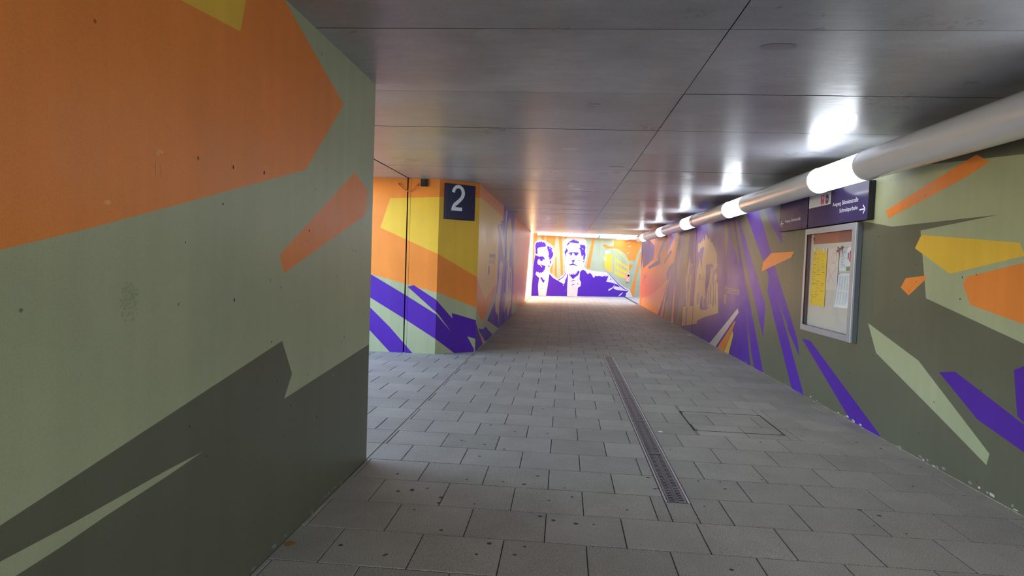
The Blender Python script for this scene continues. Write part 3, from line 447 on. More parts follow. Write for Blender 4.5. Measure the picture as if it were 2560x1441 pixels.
# ---- right wall: three lengths
def on_R(y, z, d=.0012): return Vector((XR - d, y, z))
J1, J2, REND = 14.62, 24.3, 24.75
mb = MB()
painted_wall('', (XR, 0, 0), (0, 1, 0), (-1, 0, 0), Y_BACK, J1 - .012, 0, ZC, .45, 'grey', MURALS['right'], mb)
p = PTS['alt']; add_text(mb, 'Altk\u00f6tzschenbroda', [on_R(11.892, 1.112), on_R(10.898, 1.112), on_R(11.892, 1.205)], 'tan')
mb.face([on_R(11.93, 1.086), on_R(10.887, 1.086), on_R(10.887, 1.096), on_R(11.93, 1.096)], 'tan')
for k in range(5):
    y_ = 11.90 - .034 * k
    for j in range(7): mb.face([on_R(y_, .88 + .026 * j), on_R(y_ - .026, .88 + .026 * j), on_R(y_ - .026, .902 + .026 * j - .004 * (k % 2)), on_R(y_, .902 + .026 * j)], 'tan')
ringmark(mb, on_R, 5.33, 2.18, .03, 'green', .005)
for k in range(40):      # flaked paint along the foot of the wall
    y_ = rs.choice((rs.uniform(3.4, 7.2), rs.uniform(3.6, 14)))
    blob(mb, on_R, y_, rs.uniform(0.004, .03), rs.uniform(.01, .04), rs.uniform(.005, .016), 'cream' if rs.random() < .35 else 'concrete', 8)
for k in range(30):
    blob(mb, on_R, rs.uniform(3.4, 9.5), rs.uniform(.2, 2.2), rs.uniform(.003, .008), rs.uniform(.004, .012), 'filler', 6)
tag(mb.build('wall_right'), kind='structure')
mb = MB()
painted_wall('', (XR, 0, 0), (0, 1, 0), (-1, 0, 0), J1 + .012, J2 - .015, 0, ZC, .45, 'orange', MURALS['right'], mb)
for z_ in (1.16, 1.125, 1.09): mb.face([on_R(23.66, z_), on_R(23.2, z_), on_R(23.2, z_ + .016), on_R(23.66, z_ + .016)], 'purple')
mb.face([on_R(23.72, .88), on_R(23.64, .88), on_R(23.64, 1.07), on_R(23.72, 1.07)], 'purple')
tag(mb.build('wall_right_middle'), kind='structure')
o = painted_wall('wall_right_end', (XR, 0, 0), (0, 1, 0), (-1, 0, 0), J2 + .015, REND, 0, ZC, .45, 'orange', end='paint', polys=[['purple', [[24, 1.9], [25, 1.2], [25, 3], [24, 3]]]]); tag(o, kind='structure')
mb = MB(); mb.box(XR + .03, XR + .2, J1 - .012, J1 + .012, 0, ZC, 'filler'); mb.box(XR + .03, XR + .2, J2 - .015, J2 + .015, 0, ZC, 'filler'); tag(mb.build('trim_3'), kind='structure')
# ---- portrait wall closing the exit court
fa, fb = Vector((XL, 28.1, 0)), Vector((3.66, 30.77, 0)); FD = (fb - fa).normalized(); FN = Vector((FD.y, -FD.x, 0))
FLEN = 11.0; FTOP = 5.9
o = painted_wall('wall_far', fa, FD, FN, 0, FLEN, 0, 3.05, .3, 'green', MURALS['far']); tag(o, kind='structure')
mb = MB(); painted_wall('', fa, FD, FN, 0, FLEN, 3.05, FTOP, .3, 'concrete', [], mb); tag(mb.build('wall_far_upper'), kind='structure')
# ---- court retaining walls, stair court of the side passage
mb = MB(); mb.box(XL - .3, XL, Y_END + .6, 28.3, ZC, FTOP, 'concrete'); tag(mb.build('wall_court_left'), kind='structure')
mb = MB(); mb.box(8.3, 8.6, REND, 34.0, 0, 4.7, 'green'); tag(mb.build('wall_court_right'), kind='structure')  # unseen; raised to deck height to keep sun off the court floor
mb = MB(); mb.box(XR + .45, 8.6, REND - .45, REND, 0, ZC, 'orange'); tag(mb.build('wall_court_back'), kind='structure')
mb = MB(); mb.box(X_PASS - 5.3, X_PASS - 5, Y_CORNER - .45, Y_FACE + .5, 0, 1.1, 'green'); tag(mb.build('wall_stair'), kind='structure')
mb = MB(); mb.box(X_PASS - 5, XL - .45, Y_CORNER - .45, Y_CORNER, 0, ZC, 'green'); tag(mb.build('wall_passage_near'), kind='structure')
mb = MB(); mb.box(6.4, 8.6, REND - .45, 34.0, 4.7, 5.0, 'concrete'); tag(mb.build('ceiling_court_blocker'), kind='structure')  # unseen deck added to block sky and sun over the court

# ---- ceiling: cast panels separated by board joints
mb = MB()
xs = [X_PASS, XJ, .817, XR + .45]
ys = [Y_BACK - .3]
y_ = 3.40 - 1.25 * 9
while y_ < Y_END - .3:
    if y_ > Y_BACK - .2: ys.append(y_)
    y_ += 1.25
ys.append(Y_END)
G_ = .0045
rc = random.Random(11)
for i in range(len(ys) - 1):
    for j in range(len(xs) - 1):
        x0, x1, y0, y1 = xs[j], xs[j + 1], ys[i], ys[i + 1]
        if x1 <= XJ + .01 and (y1 < Y_CORNER - .6 or y0 > Y_FACE + .4): continue
        tn = rc.uniform(.9, 1.08); gl = .012 if abs(x0 - XJ) < .01 else .003
        z = ZC + rc.uniform(-.001, .001)
        a0, a1, b0, b1 = x0 + gl, x1 - (.012 if abs(x1 - XJ) < .01 else .003), y0 + G_, y1 - G_
        zz = [z + rc.uniform(-.0008, .0008) for _ in range(4)]
        P4 = [Vector((a0, b0, zz[0])), Vector((a1, b0, zz[1])), Vector((a1, b1, zz[2])), Vector((a0, b1, zz[3]))]
        mb.face(P4[::-1], 'ceiling', tn)
        for k in range(4):
            p0, p1 = P4[k], P4[(k + 1) % 4]
            mb.face([p0, p1, Vector((p1.x, p1.y, ZC + .016)), Vector((p0.x, p0.y, ZC + .016))], 'ceiling', .25)
mb.box(XL - .45, XR + .45, Y_BACK - .3, Y_END, ZC + .016, ZC + .55, 'concrete', .2)
mb.box(X_PASS, XL - .45, Y_CORNER - .45, Y_FACE + .5, ZC + .016, ZC + .55, 'concrete', .2)
def on_C(x, y): return Vector((x, y, ZC - .002))
for (x_, yy, rx, ry) in ((.02, 6.9, .09, .07), (.62, 8.15, .10, .06), (1.15, 3.65, .10, .05)):
    mb.face([on_C(x_ + rx * math.cos(2 * math.pi * k / 20), yy + ry * math.sin(2 * math.pi * k / 20)) for k in range(20)], 'ceiling', 1.25 if yy > 5 else .8)
tag(mb.build('ceiling'), kind='structure')

# ---- floor: stone pavers in half bond, 0.447 x 0.40 m
MODX, MODY = .4465, .3995
DR = (.708, .872, 4.035, 10.36)       # drain channel
CV = (1.27, 2.10, 5.89, 6.65)         # paver-filled access cover
def rect_minus(r, h):
    x0, x1, y0, y1 = r; a0, a1, b0, b1 = h
    if a0 >= x1 or a1 <= x0 or b0 >= y1 or b1 <= y0: return [r]
    out = []
    if x0 < a0: out.append((x0, a0, y0, y1))
    if x1 > a1: out.append((a1, x1, y0, y1))
    m0, m1 = max(x0, a0), min(x1, a1)
    if y0 < b0: out.append((m0, m1, y0, b0))
    if y1 > b1: out.append((m0, m1, b1, y1))
    return out
def rect_and(r, h):
    x0, x1, y0, y1 = max(r[0], h[0]), min(r[1], h[1]), max(r[2], h[2]), min(r[3], h[3])
    return (x0, x1, y0, y1) if x1 - x0 > .008 and y1 - y0 > .008 else None
def paver(mb, r, tn, g=.0028, c=.003, dz=0):
    x0, x1, y0, y1 = r[0] + g, r[1] - g, r[2] + g, r[3] - g
    if x1 - x0 < .012 or y1 - y0 < .012: return
    o1 = [(x0, y0, -.02), (x1, y0, -.02), (x1, y1, -.02), (x0, y1, -.02)]
    o2 = [(x, y, dz - c) for x, y, z in o1]
    o3 = [(x0 + c, y0 + c, dz), (x1 - c, y0 + c, dz), (x1 - c, y1 - c, dz), (x0 + c, y1 - c, dz)]
    mb.face(o3, 'paver', tn)
    for A_, B_ in ((o2, o3), (o1, o2)):
        for k in range(4): mb.face([A_[k], A_[(k + 1) % 4], B_[(k + 1) % 4], B_[k]], 'paver', tn * .9)
rp = random.Random(5)
fl = MB(); cover_pavers = MB()
zones = [(XL, XR, Y_BACK, Y_END + 9), (X_PASS - 5, XL, Y_CORNER, Y_FACE), (XL - .58, XL, Y_FACE, Y_COL), (XR, 8.3, REND, Y_END + 9)]
j0, j1 = int((Y_BACK - 4.53) / MODY) - 1, int((Y_END + 9 - 4.53) / MODY) + 1
for j in range(j0, j1 + 1):
    ya = 4.528 + j * MODY; yb = ya + MODY
    off = -.05 if j % 2 else -.27
    for i in range(int((X_PASS - 6) / MODX), int(9 / MODX) + 1):
        xa = off + i * MODX; tn = rp.uniform(.9, 1.08); dz = rp.uniform(-.0008, .0008)
        for z in zones:
            r = rect_and((xa, xa + MODX, ya, yb), z)
            if not r: continue
            if z[0] == XL - .58 and r[2] > Y_FACE + (r[1] - (XL - .58)) * .8 + .35: continue
            for q in rect_minus(r, DR):
                for q2 in rect_minus(q, CV): paver(fl, q2, tn, dz=dz)
            c_ = rect_and(r, (CV[0] + .006, CV[1] - .006, CV[2] + .006, CV[3] - .006))
            if c_: paver(cover_pavers, c_, tn * .97, dz=dz)
for z in zones:
    for q in rect_minus((z[0], z[1], z[2], z[3]), DR): fl.face([(q[0], q[2], -.0065), (q[1], q[2], -.0065), (q[1], q[3], -.0065), (q[0], q[3], -.0065)], 'joint')
fl.box(X_PASS - 6, 9, Y_BACK - .4, Y_END + 10, -.4, -.12, 'joint')
for k, (gx, gy) in enumerate(PTS['gum']):
    rr = rs.uniform(.007, .016)
    fl.face([(gx + rr * math.cos(2 * math.pi * q / 9) * rs.uniform(.8, 1.2), gy + rr * math.sin(2 * math.pi * q / 9), .0012) for q in range(9)], 'gum')
for k in range(70):
    gx, gy, rr = rs.uniform(-1.3, 2.9), rs.uniform(1.8, 11), rs.uniform(.004, .012)
    if .65 < gx < .93: continue
    fl.face([(gx + rr * math.cos(2 * math.pi * q / 8) * rs.uniform(.8, 1.2), gy + rr * math.sin(2 * math.pi * q / 8), .0012) for q in range(8)], 'gum')
tag(fl.build('floor'), kind='structure')
mb = MB(); mb.box(-7, 9, Y_BACK - 9, Y_BACK - .4, -.3, -.005, 'concrete'); tag(mb.build('floor_rear_bounce'), kind='structure')  # unseen ground added to bounce daylight into the rear opening

# ================================================================ THINGS
# ---- drain channel let into the paving
dx0, dx1, dy0, dy1 = DR
root = empty('drain_channel', (dx0, dy0, 0), 'long narrow steel drain channel with slotted grates set in the grey paving', 'drain')
mb = MB(); mb.box(dx0 + .004, dx1 - .004, dy0 + .004, dy1 - .004, -.11, -.105, 'trough')
mb.box(dx0 + .003, dx0 + .008, dy0, dy1, -.11, -.012, 'trough'); mb.box(dx1 - .008, dx1 - .003, dy0, dy1, -.11, -.012, 'trough')
mb.build('trough', root)
for xa, xb in ((dx0 + .002, dx0 + .016), (dx1 - .016, dx1 - .002)):
    mb = MB(); mb.bevelbox(xa, xb, dy0 + .002, dy1 - .002, -.03, .002, .0015, 'steel'); mb.build('frame_rail', root)
n_g = 6; gl = (dy1 - dy0 - .012) / n_g
for k in range(n_g):
    ya = dy0 + .006 + k * gl; yb = ya + gl - .008
    mb = MB(); xa, xb = dx0 + .020, dx1 - .020
    mb.box(xa, xa + .013, ya, yb, -.02, .001, 'dark_steel'); mb.box(xb - .014, xb, ya, yb, -.02, .001, 'dark_steel')
    mb.box(xa + .014, xb - .014, ya, ya + .012, -.02, .001, 'dark_steel'); mb.box(xa + .014, xb - .014, yb - .012, yb, -.02, .001, 'dark_steel')
    nb = int((yb - ya - .03) / .031)
    for q in range(nb):
        yy = ya + .012 + q * .031; xc = (xa + xb) / 2
        mb.box(xa + .014, xc - .008, yy + .019, yy + .031, -.02, .001, 'dark_steel')
        mb.box(xc + .008, xb - .014, yy + .0035, yy + .0155, -.02, .001, 'dark_steel')
        for y0_, y1_, xo in ((yy, yy + .0155, -.006), (yy + .0155, yy + .031, .006)):
            mb.box(xc - .006 + xo, xc + .006 + xo, y0_, y1_, -.02, .001, 'dark_steel')
    mb.build('grate', root)
# ---- access cover
root = empty('access_cover', (CV[0], CV[2], 0), 'rectangular paver-filled access cover with thin dark steel rim, right of the drain', 'floor cover')
mb = MB(); w_ = .006
mb.box(CV[0], CV[0] + w_, CV[2], CV[3], -.05, .001, 'gasket'); mb.box(CV[1] - w_, CV[1], CV[2], CV[3], -.05, .001, 'gasket')
mb.box(CV[0] + w_, CV[1] - w_, CV[2], CV[2] + w_, -.05, .001, 'gasket'); mb.box(CV[0] + w_, CV[1] - w_, CV[3] - w_, CV[3], -.05, .001, 'gasket')
for (x_, yy) in ((CV[0] + .03, CV[2] + .03), (CV[1] - .03, CV[3] - .03), (CV[0] + .03, CV[3] - .03), (CV[1] - .03, CV[2] + .03)):
    mb.face([(x_ + .012 * math.cos(2 * math.pi * q / 12), yy + .012 * math.sin(2 * math.pi * q / 12), .0018) for q in range(12)], 'filler')
mb.build('rim', root); cover_pavers.build('paver_infill', root)

# ---- tube luminaire along the right wall
def tube_luminaire(name, label, fn, s0, s1, rings, lamps, R_, group, throw):
    """fn(s) centre of the tube, runs from s0 to s1; lamps = (start, end)"""
    root = empty(name, fn(s0), label, 'light', group)
    cuts = [s0] + [v for ab in lamps for v in ab] + [s1]
    for a, bq in zip(cuts[0::2], cuts[1::2]):
        if bq - a < .02: continue
        mb = MB(); mb.tube([fn(a), fn(bq)], R_, 48, 'casing'); mb.build('casing', root, smooth=True, merge=True)
    for a, bq in lamps:
        mb = MB(); mb.tube([fn(a + .03), fn(bq - .03)], R_ - .004, 48, 'diffuser')
        for k_, f_ in enumerate(mb.f):      # faces dimmed to steer the glow off the ceiling and right wall
            c_ = sum((Vector(mb.v[q]) for q in f_), Vector()) / len(f_) - fn((a + bq) / 2)
            ax_ = (fn(bq) - fn(a)).normalized(); c_ -= ax_ * c_.dot(ax_); c_.normalize()
            if len(f_) == 4 and c_.dot(throw) < .4: mb.m[k_] = 'diffuser_back'
        d = mb.build('diffuser', root, smooth=True, merge=True)
        for e in ((a, a + .03), (bq - .03, bq)):
            mb = MB(); mb.tube([fn(e[0]), fn(e[1])], R_ + .002, 48, 'clear'); mb.build('end_collar', root, smooth=True, merge=True)
    for s in rings:
        mb = MB(); mb.tube([fn(s - .02), fn(s + .02)], R_ + .005, 48, 'ring'); mb.build('coupling_ring', root, smooth=True, merge=True)
    mb = MB(); mb.tube([fn(s1), fn(s1 + .05), fn(s1 + .10)], [R_ + .004, R_, R_ * .6], 48, 'clear'); mb.build('end_cap', root, smooth=True, merge=True)
    return root
TX, TZ, TR = 2.752, 2.521, .139
lamps = [(-1.65, -.53), (2.15, 3.27), (6.00, 7.13), (9.75, 10.85), (13.55, 14.66), (17.4, 18.45), (21.4, 22.35)]
root = tube_luminaire('tube_luminaire', 'long silver tube luminaire with lit sections running along the right wall under the ceiling', lambda s: Vector((TX, s, TZ)), -5.0, 23.4, [-.2, 13.38], lamps, TR, None, Vector((-.9, 0, -.44)))
for y_ in [-2.7 + 3.8 * k for k in range(7)]:
    mb = MB(); mb.box(TX + .10, XR - .003, y_, y_ + .05, TZ - .015, TZ + .015, 'ring'); mb.build('bracket', root)
# ---- tube luminaire on top of the portrait wall
FZ = 2.885
def far_pt(s): return fa + FD * s + FN * .22 + Vector((0, 0, FZ))
root = tube_luminaire('tube_luminaire', 'pale tube luminaire across the top of the portrait mural at the tunnel exit', far_pt, .12, 7.4, [3.2], [(4.18, 4.86)], .15, None, Vector((0, -.7, -.7)))
for s_ in (1.0, 3.0, 5.4, 7.0):
    p0 = fa + FD * s_ + Vector((0, 0, FZ)); mb = MB(); mb.tube([p0, p0 + FN * .12], .02, 8, 'ring'); mb.build('bracket', root)

# ---- platform number sign on the splayed corner
root = empty('platform_number_sign', a_ + tdir * .4 + nrm * .002 + Vector((0, 0, 2.16)), 'square navy platform sign with white numeral 2 on the splayed corner', 'sign')
def CHP(s, z, d): return a_ + tdir * s + nrm * d + Vector((0, 0, z))
mb = MB(); s0_, s1_, zz0, zz1 = .085, .632, 2.16, 2.722
q0 = [(s0_, zz0), (s1_, zz0), (s1_, zz1), (s0_, zz1)]
qi = [(s0_ + .008, zz0 + .008), (s1_ - .008, zz0 + .008), (s1_ - .008, zz1 - .008), (s0_ + .008, zz1 - .008)]
mb.face([CHP(*p, .045) for p in qi], 'navy'); mb.face([CHP(*p, .002) for p in q0][::-1], 'navy')
for k in range(4):
    mb.face([CHP(*q0[k], .002), CHP(*q0[(k + 1) % 4], .002), CHP(*q0[(k + 1) % 4], .038), CHP(*q0[k], .038)], 'navy')
    mb.face([CHP(*q0[k], .038), CHP(*q0[(k + 1) % 4], .038), CHP(*qi[(k + 1) % 4], .045), CHP(*qi[k], .045)], 'navy')
mb.build('panel', root)
mb = MB(); pts2 = [Vector((p[0], p[1])) for p in PTS['two']]
ov, _, of, *_x = delaunay_2d_cdt(pts2, [], [list(range(len(pts2)))], 1, 1e-6)
for f in of: mb.face([CHP(ov[k][0], ov[k][1], .0462) for k in f], 'white')
mb.build('numeral', root)

# ---- cable hoop bridging the wall joint, black plate
mb = MB(); cp_ = [(-2.664, 2.685), (-2.64, 2.66), (-2.59, 2.61), (-2.55, 2.585), (-2.505, 2.574), (-2.46, 2.583), (-2.42, 2.61), (-2.38, 2.655), (-2.357, 2.68)]
mb.tube([(x, Y_FACE - .03, z) for x, z in cp_], .0085, 8, 'cable')
root = empty('cable_conduit', (-2.51, Y_FACE, 2.574), 'thin curved conduit painted orange, hanging across the wall joint in the side passage', 'conduit')
mb.build('cable', root, smooth=True, merge=True)
for x, z in (cp_[0], cp_[-1]):
    mb = MB(); mb.bevelbox(x - .012, x + .012, Y_FACE - .042, Y_FACE, z - .014, z + .014, .003, 'cable'); mb.build('clip', root)
root = empty('junction_plate', (-2.24, Y_FACE, 2.66), 'small black square plate with scratched scribble under the passage ceiling', 'plate')
mb = MB(); mb.bevelbox(-2.298, -2.186, Y_FACE - .03, Y_FACE - .0005, 2.655, 2.768, .003, 'black'); mb.build('plate', root)
mb = MB(); cpt = [(-2.262 + .024 * math.cos(a) * (1 - a * .04), Y_FACE - .031, 2.735 + .022 * math.sin(a * 1.3)) for a in [k * .5 for k in range(22)]]
mb.tube(cpt, .0015, 5, 'scribble'); mb.build('scribble', root)

# ---- direction signs
def sign_box(name, loc, label, ya, yb, z0, z1, endcap=True):
    root = empty(name, loc, label, 'sign')
    mb = MB(); mb.bevelbox(2.9375, XR - .003, ya, yb, z0, z1, .003, 'sign_dark'); mb.build('housing', root)
    mb = MB(); mb.box(2.935, 2.9375, ya + .004, yb - .004, z0 + .004, z1 - .004, 'sign_blue'); mb.build('face', root)
    return root
def SP(y, z, d=.0006): return Vector((2.935 - d, y, z))
rootR = sign_box('direction_sign', (XR, 6.37, 2.055), 'violet direction sign with white arrow right, Schmalspurbahn and bus badge, above display case', 6.375, 7.875, 2.052, 2.436)
mb = MB()
mb.face([SP(7.862, 2.284), SP(7.248, 2.284), SP(7.248, 2.43), SP(7.862, 2.43)], 'sign_white'); mb.build('badge_field', rootR)
mb = MB(); mb.face([SP(7.519, 2.302, .0012), SP(7.423, 2.302, .0012), SP(7.423, 2.408, .0012), SP(7.519, 2.408, .0012)], 'magenta')
mb.face([SP(7.484, 2.352, .0018), SP(7.45, 2.366, .0018), SP(7.446, 2.392, .0018), SP(7.472, 2.388, .0018)], 'sign_white')
add_text(mb, 'VVO', [SP(7.512, 2.308, .0018), SP(7.432, 2.308, .0018), SP(7.512, 2.324, .0018)], 'sign_white'); mb.build('pictogram', rootR)
mb = MB(); mb.face([SP(7.349 + .048 * math.cos(-a), 2.350 + .055 * math.sin(a), .0012) for a in [2 * math.pi * k / 28 for k in range(28)]], 'sign_grey')
add_text(mb, 'Bus', [SP(7.384, 2.335, .0018), SP(7.314, 2.335, .0018), SP(7.384, 2.366, .0018)], 'sign_white'); mb.build('bus_badge', rootR)
for tx_, yl, yr, zl, zu in (('Ausgang', 7.19, 6.985, 2.236, 2.290), ('Sidonienstra\u00dfe', 6.958, 6.588, 2.248, 2.294), ('Schmalspurbahn', 7.008, 6.592, 2.155, 2.212)):
    mb = MB(); add_text(mb, tx_, [SP(yl, zl), SP(yr, zl), SP(yl, zu)], 'white'); mb.build('lettering', rootR)
def stroke(mb, fn, p0, p1, w, mat):
    d = Vector((p1[0] - p0[0], p1[1] - p0[1])).normalized() * w; n = Vector((-d.y, d.x))
    mb.face([fn(p0[0] + n.x, p0[1] + n.y), fn(p0[0] - n.x, p0[1] - n.y), fn(p1[0] - n.x, p1[1] - n.y), fn(p1[0] + n.x, p1[1] + n.y)], mat)
mb = MB(); stroke(mb, SP, (6.548, 2.16), (6.455, 2.16), .007, 'white'); stroke(mb, SP, (6.478, 2.203), (6.432, 2.159), .007, 'white'); stroke(mb, SP, (6.472, 2.116), (6.432, 2.161), .007, 'white'); mb.build('arrow', rootR)
rootL = sign_box('direction_sign', (XR, 7.89, 2.055), 'shorter violet direction sign with small arrow left, at the far end of the pair', 7.893, 8.885, 2.052, 2.436)
for tx_, yl, yr, zl, zu in (('Ausgang', 8.673, 8.475, 2.158, 2.203), ('Gartenstra\u00dfe', 8.452, 8.122, 2.168, 2.207)):
    mb = MB(); add_text(mb, tx_, [SP(yl, zl), SP(yr, zl), SP(yl, zu)], 'white'); mb.build('lettering', rootL)
mb = MB(); stroke(mb, SP, (8.80, 2.158), (8.728, 2.158), .006, 'white'); stroke(mb, SP, (8.785, 2.198), (8.83, 2.157), .006, 'white'); stroke(mb, SP, (8.80, 2.116), (8.83, 2.158), .006, 'white'); mb.build('arrow', rootL)

# ---- display case
ya, yb, z0, z1 = 6.592, 7.925, .812, 2.036; xf = 2.93
root = empty('display_case', (XR, 6.6, .812), 'aluminium-framed glass notice case on the right wall under the violet signs', 'display case')
mb = MB()
mb.box(xf + .022, XR - .003, ya, ya + .018, z0, z1, 'frame_side'); mb.box(xf + .022, XR - .003, yb - .018, yb, z0, z1, 'frame_side')
mb.box(xf + .022, XR - .003, ya + .018, yb - .018, z0, z0 + .018, 'frame_side'); mb.box(xf + .022, XR - .003, ya + .018, yb - .018, z1 - .018, z1, 'frame_side')
mb.build('housing', root)
mb = MB(); mb.box(XR - .012, XR - .004, ya + .018, yb - .018, z0 + .018, z1 - .018, 'board'); mb.build('backboard', root)
mb = MB(); mb.box(XR - .014, XR - .0121, 6.66, 7.80, 1.852, 1.99, 'header'); mb.build('header_band', root)
fw = .062
d = MB()
oy0, oy1, oz0, oz1 = ya - .002, yb + .002, z0 - .002, z1 + .002
iy0, iy1, iz0, iz1 = ya + fw + .02, yb - fw, z0 + fw + .006, z1 - fw - .004
ring_o = [(oy0, oz0), (oy1, oz0), (oy1, oz1), (oy0, oz1)]; ring_c = [(oy0 + .004, oz0 + .004), (oy1 - .004, oz0 + .004), (oy1 - .004, oz1 - .004), (oy0 + .004, oz1 - .004)]
ring_i = [(iy0, iz0), (iy1, iz0), (iy1, iz1), (iy0, iz1)]
ring_g = [(iy0 + .006, iz0 + .006), (iy1 - .006, iz0 + .006), (iy1 - .006, iz1 - .006), (iy0 + .006, iz1 - .006)]
VX = lambda x, p: Vector((x, p[0], p[1]))
for k in range(4):
    j = (k + 1) % 4
    d.face([VX(xf + .02, ring_o[k]), VX(xf + .02, ring_o[j]), VX(xf + .004, ring_o[j]), VX(xf + .004, ring_o[k])], 'frame')
    d.face([VX(xf + .004, ring_o[k]), VX(xf + .004, ring_o[j]), VX(xf, ring_c[j]), VX(xf, ring_c[k])], 'frame')
    d.face([VX(xf, ring_c[k]), VX(xf, ring_c[j]), VX(xf, ring_i[j]), VX(xf, ring_i[k])], 'frame')
    d.face([VX(xf, ring_i[k]), VX(xf, ring_i[j]), VX(xf + .02, ring_i[j]), VX(xf + .02, ring_i[k])], 'gasket')
    d.face([VX(xf + .02, ring_o[j]), VX(xf + .02, ring_o[k]), VX(xf + .02, ring_i[k]), VX(xf + .02, ring_i[j])], 'frame_side')
door = d.build('door', root)
mb = MB(); mb.box(xf + .006, xf + .010, iy0 - .001, iy1 + .001, iz0 - .001, iz1 + .001, 'glass'); mb.build('glass', root)
# marker tags on the pane
tg = MB(); rt_ = random.Random(21)
def GP(y, z): return Vector((xf + .0045, y, z))
for k in range(15):
    y_, z_ = rt_.uniform(6.87, 7.05), rt_.uniform(1.745, 1.80)
    aa = rt_.choice((.4, 1.1, 1.5, 2.0, 2.7)); ln = rt_.uniform(.02, .045)
    tg.tube([GP(y_ - math.cos(aa) * ln, z_ - math.sin(aa) * ln * .8), GP(y_ + math.cos(aa) * ln, z_ + math.sin(aa) * ln * .8)], .0035, 6, 'marker')
for y_, z_, l_ in ((6.93, 1.77, .09), (7.02, 1.77, .07), (6.88, 1.76, .06)): tg.tube([GP(y_, z_), GP(y_, z_ - l_)], .0012, 5, 'marker')
tg.build('marker_scribble', root); tg = MB()
for k in range(6):
    y_, z_ = rt_.uniform(7.58, 7.72), rt_.uniform(1.88, 1.93)
    aa = rt_.choice((.4, 1.5, 2.4)); tg.tube([GP(y_ - math.cos(aa) * .02, z_ - math.sin(aa) * .02), GP(y_ + math.cos(aa) * .02, z_ + math.sin(aa) * .02)], .002, 5, 'marker')
tg.build('marker_scribble', root)
# ---- sheets pinned inside
def sheet(name, q, label, mat, curl=0):
    """q: top-left, top-right, bottom-right, bottom-left (y, z) as seen; a thin bent sheet"""
    root = empty(name, (2.985, q[3][0], q[3][1]), label, 'paper')
    mb = MB(); n = 8
    def pt(u, v, d):
        top = Vector(q[0]).lerp(Vector(q[1]), u); bot = Vector(q[3]).lerp(Vector(q[2]), u); p = top.lerp(bot, v)
        return Vector((2.984 - .004 - curl * max(0, v - .6) ** 2 - .002 * math.sin(3 * u + 2 * v) - d, p[0], p[1]))
    for i in range(4):
        for j in range(n):
            u0_, u1_, v0, v1 = i / 4, (i + 1) / 4, j / n, (j + 1) / n
            mb.face([pt(u0_, v0, .0005), pt(u0_, v1, .0005), pt(u1_, v1, .0005), pt(u1_, v0, .0005)], mat)
            mb.face([pt(u0_, v0, 0), pt(u1_, v0, 0), pt(u1_, v1, 0), pt(u0_, v1, 0)], mat)
    mb.build('sheet', root, smooth=True)
    return root, pt
def lines(root, pt, spec, mat, name='print'):
    mb = MB()
    for u0_, u1_, v0, v1 in spec: mb.face([pt(u0_, v0, .0012), pt(u0_, v1, .0012), pt(u1_, v1, .0012), pt(u1_, v0, .0012)], mat)
    mb.build(name, root)
PY = [(7.765, 1.795), (7.375, 1.778), (7.385, 1.128), (7.80, 1.122)]
r1, p1 = sheet('timetable_poster', PY, 'tall yellow timetable sheet clipped at the left of the notice case', 'paper_y')
sp_ = []
for k in range(44):
    v = .04 + .0212 * k
    for u in (.06, .36, .66): 
        if rt_.random() < .35: sp_.append((u, u + rt_.uniform(.1, .24), v, v + .004))
for v, u in ((.09, .08), (.17, .10), (.27, .08), (.36, .38), (.41, .1), (.44, .4), (.56, .38), (.60, .14), (.68, .4), (.80, .3), (.85, .2), (.40, .7), (.6, .72), (.73, .66)): sp_.append((u, u + .22, v, v + .006))
lines(r1, p1, sp_, 'ink')
for u in (.12, .78, .97):
    pc = p1(u, 0, .003); mb = MB(); mb.bevelbox(pc.x - .003, pc.x + .003, pc.y - .012, pc.y + .012, pc.z - .03, pc.z + .02, .001, 'white'); mb.build('clip', r1)
r2, p2 = sheet('route_map', [(7.352, 1.785), (7.066, 1.79), (7.082, 1.328), (7.362, 1.325)], 'pale pinkish route map sheet hanging in the middle of the notice case', 'paper_m')
mb = MB()
def poly2(mb, pt, uv, mat, w=.004):
    for (a0, b0), (a1, b1) in zip(uv[:-1], uv[1:]):
        dd = Vector((a1 - a0, b1 - b0)).normalized() * w; mb.face([pt(a0 - dd.y, b0 + dd.x, .0012), pt(a0 + dd.y, b0 - dd.x, .0012), pt(a1 + dd.y, b1 - dd.x, .0012), pt(a1 - dd.y, b1 + dd.x, .0012)], mat)
poly2(mb, p2, [(.60 + .2 * math.cos(a), .23 + .13 * math.sin(a)) for a in [k * .35 for k in range(19)]], 'ink')
mb.build('map_outline', r2); mb = MB()
for uv in ([(.1, .5), (.4, .66), (.7, .8), (.85, .9)], [(.9, .45), (.5, .62), (.1, .85)], [(.2, .42), (.3, .6), (.25, .9)], [(.55, .15), (.62, .22), (.58, .3), (.66, .33)]):
    mb = MB(); poly2(mb, p2, uv, 'ink'); mb.build('map_line', r2)
r3, p3 = sheet('notice_sheet', [(7.04, 1.775), (6.725, 1.80), (6.745, 1.54), (7.038, 1.537)], 'white printed notice with red heading at upper right of the notice case', 'paper')
lines(r3, p3, [(.1, .1 + rt_.uniform(.2, .45), .1 + .05 * k, .115 + .05 * k) for k in range(15)], 'ink_b'); lines(r3, p3, [(.55, .92, .80, .98)], 'ink_g', 'picture'); lines(r3, p3, [(.62, .70, .22, .5), (.75, .84, .15, .6)], 'ink_r', 'heading')
r4, p4 = sheet('notice_sheet', [(7.05, 1.512), (6.74, 1.52), (6.765, 1.148), (7.085, 1.144)], 'white printed timetable sheet with green top edge at lower right of notice case', 'paper', curl=.10)
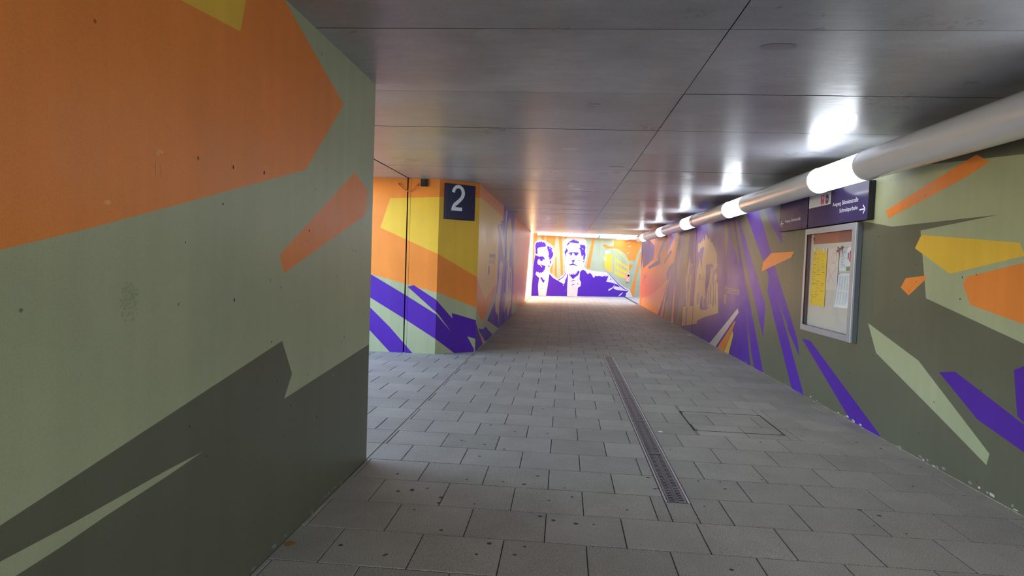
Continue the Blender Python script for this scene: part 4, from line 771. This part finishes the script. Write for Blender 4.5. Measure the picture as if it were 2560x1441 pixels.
lines(r4, p4, [(0, 1, 0, .02)], 'ink_g', 'green_edge'); lines(r4, p4, [(.1 + .2 * (k % 4), .1 + .2 * (k % 4) + rt_.uniform(.08, .16), .08 + .028 * (k // 4), .09 + .028 * (k // 4)) for k in range(120) if k // 4 != 15], 'ink_b')

# ---- call box on the portrait wall
def FP(s, z, d): return fa + FD * s + FN * d + Vector((0, 0, z))
def fbox(mb, s0, s1, z0, z1, d0, d1, mat):
    P8 = [FP(s, z, d) for d in (d0, d1) for z in (z0, z1) for s in (s0, s1)]
    for q in ((0, 1, 3, 2), (4, 5, 7, 6), (0, 1, 5, 4), (2, 3, 7, 6), (0, 2, 6, 4), (1, 3, 7, 5)): mb.face([P8[k] for k in q], mat)
root = empty('call_box', FP(5.08, .74, 0), 'small pinkish emergency call box on the portrait wall below the painted yellow building', 'call box')
mb = MB(); fbox(mb, 4.99, 5.16, .74, 1.14, .001, .07, 'callbox'); mb.build('box', root)
mb = MB(); mb.tube([FP(5.075, 1.04, .07), FP(5.075, 1.04, .10)], .05, 16, 'black'); mb.build('speaker', root, smooth=True)
mb = MB(); mb.tube([FP(5.075, .92, .07), FP(5.075, .92, .085)], .022, 12, 'white'); mb.build('button', root, smooth=True)
# ---- slot drain on the court floor
mb = MB(); mb.box(2.9, 3.02, 24.9, 30.2, .0005, .006, 'dark_steel'); mb.box(2.93, 2.99, 24.95, 30.15, .006, .0065, 'trough')
o = mb.build('slot_drain'); tag(o, 'narrow dark slot drain crossing the bright court floor by the tunnel exit', 'drain')
# ---- litter
def crumple(name, loc, r, mat, label, flat_=.35, seed=1):
    rr = random.Random(seed); n, mrings = 9, 4; pts_ = []
    mb = MB(); rings = []
    for i in range(mrings + 1):
        ph = math.pi / 2 * i / mrings
        rings.append([Vector((loc[0] + r * math.cos(ph) * math.cos(2 * math.pi * k / n) * rr.uniform(.6, 1.25), loc[1] + r * math.cos(ph) * math.sin(2 * math.pi * k / n) * rr.uniform(.6, 1.25), .0015 + r * flat_ * math.sin(ph) * rr.uniform(.5, 1.2))) for k in range(n)])
    for a, b2 in zip(rings[:-1], rings[1:]):
        for k in range(n): mb.face([a[k], a[(k + 1) % n], b2[(k + 1) % n], b2[k]], mat)
    mb.face(rings[-1], mat); mb.face(rings[0][::-1], mat)
    tag(mb.build(name), label, 'litter')
crumple('paper_scrap', PTS['scrap_white'], .018, 'paper', 'crumpled white paper scrap between drain and access cover', seed=2)
crumple('paper_scrap', PTS['scrap2'], .055, 'paper', 'white paper scrap at the foot of the right wall by the dark joint', .15, seed=3)
crumple('black_scrap', PTS['scrap_black'], .016, 'black', 'tiny black scrap on the near left paving', .3, seed=4)
crumple('dry_leaf', PTS['leaf'], .028, 'leafm', 'flattened brownish yellow leaf near the foot of the near left wall', .06, seed=5)
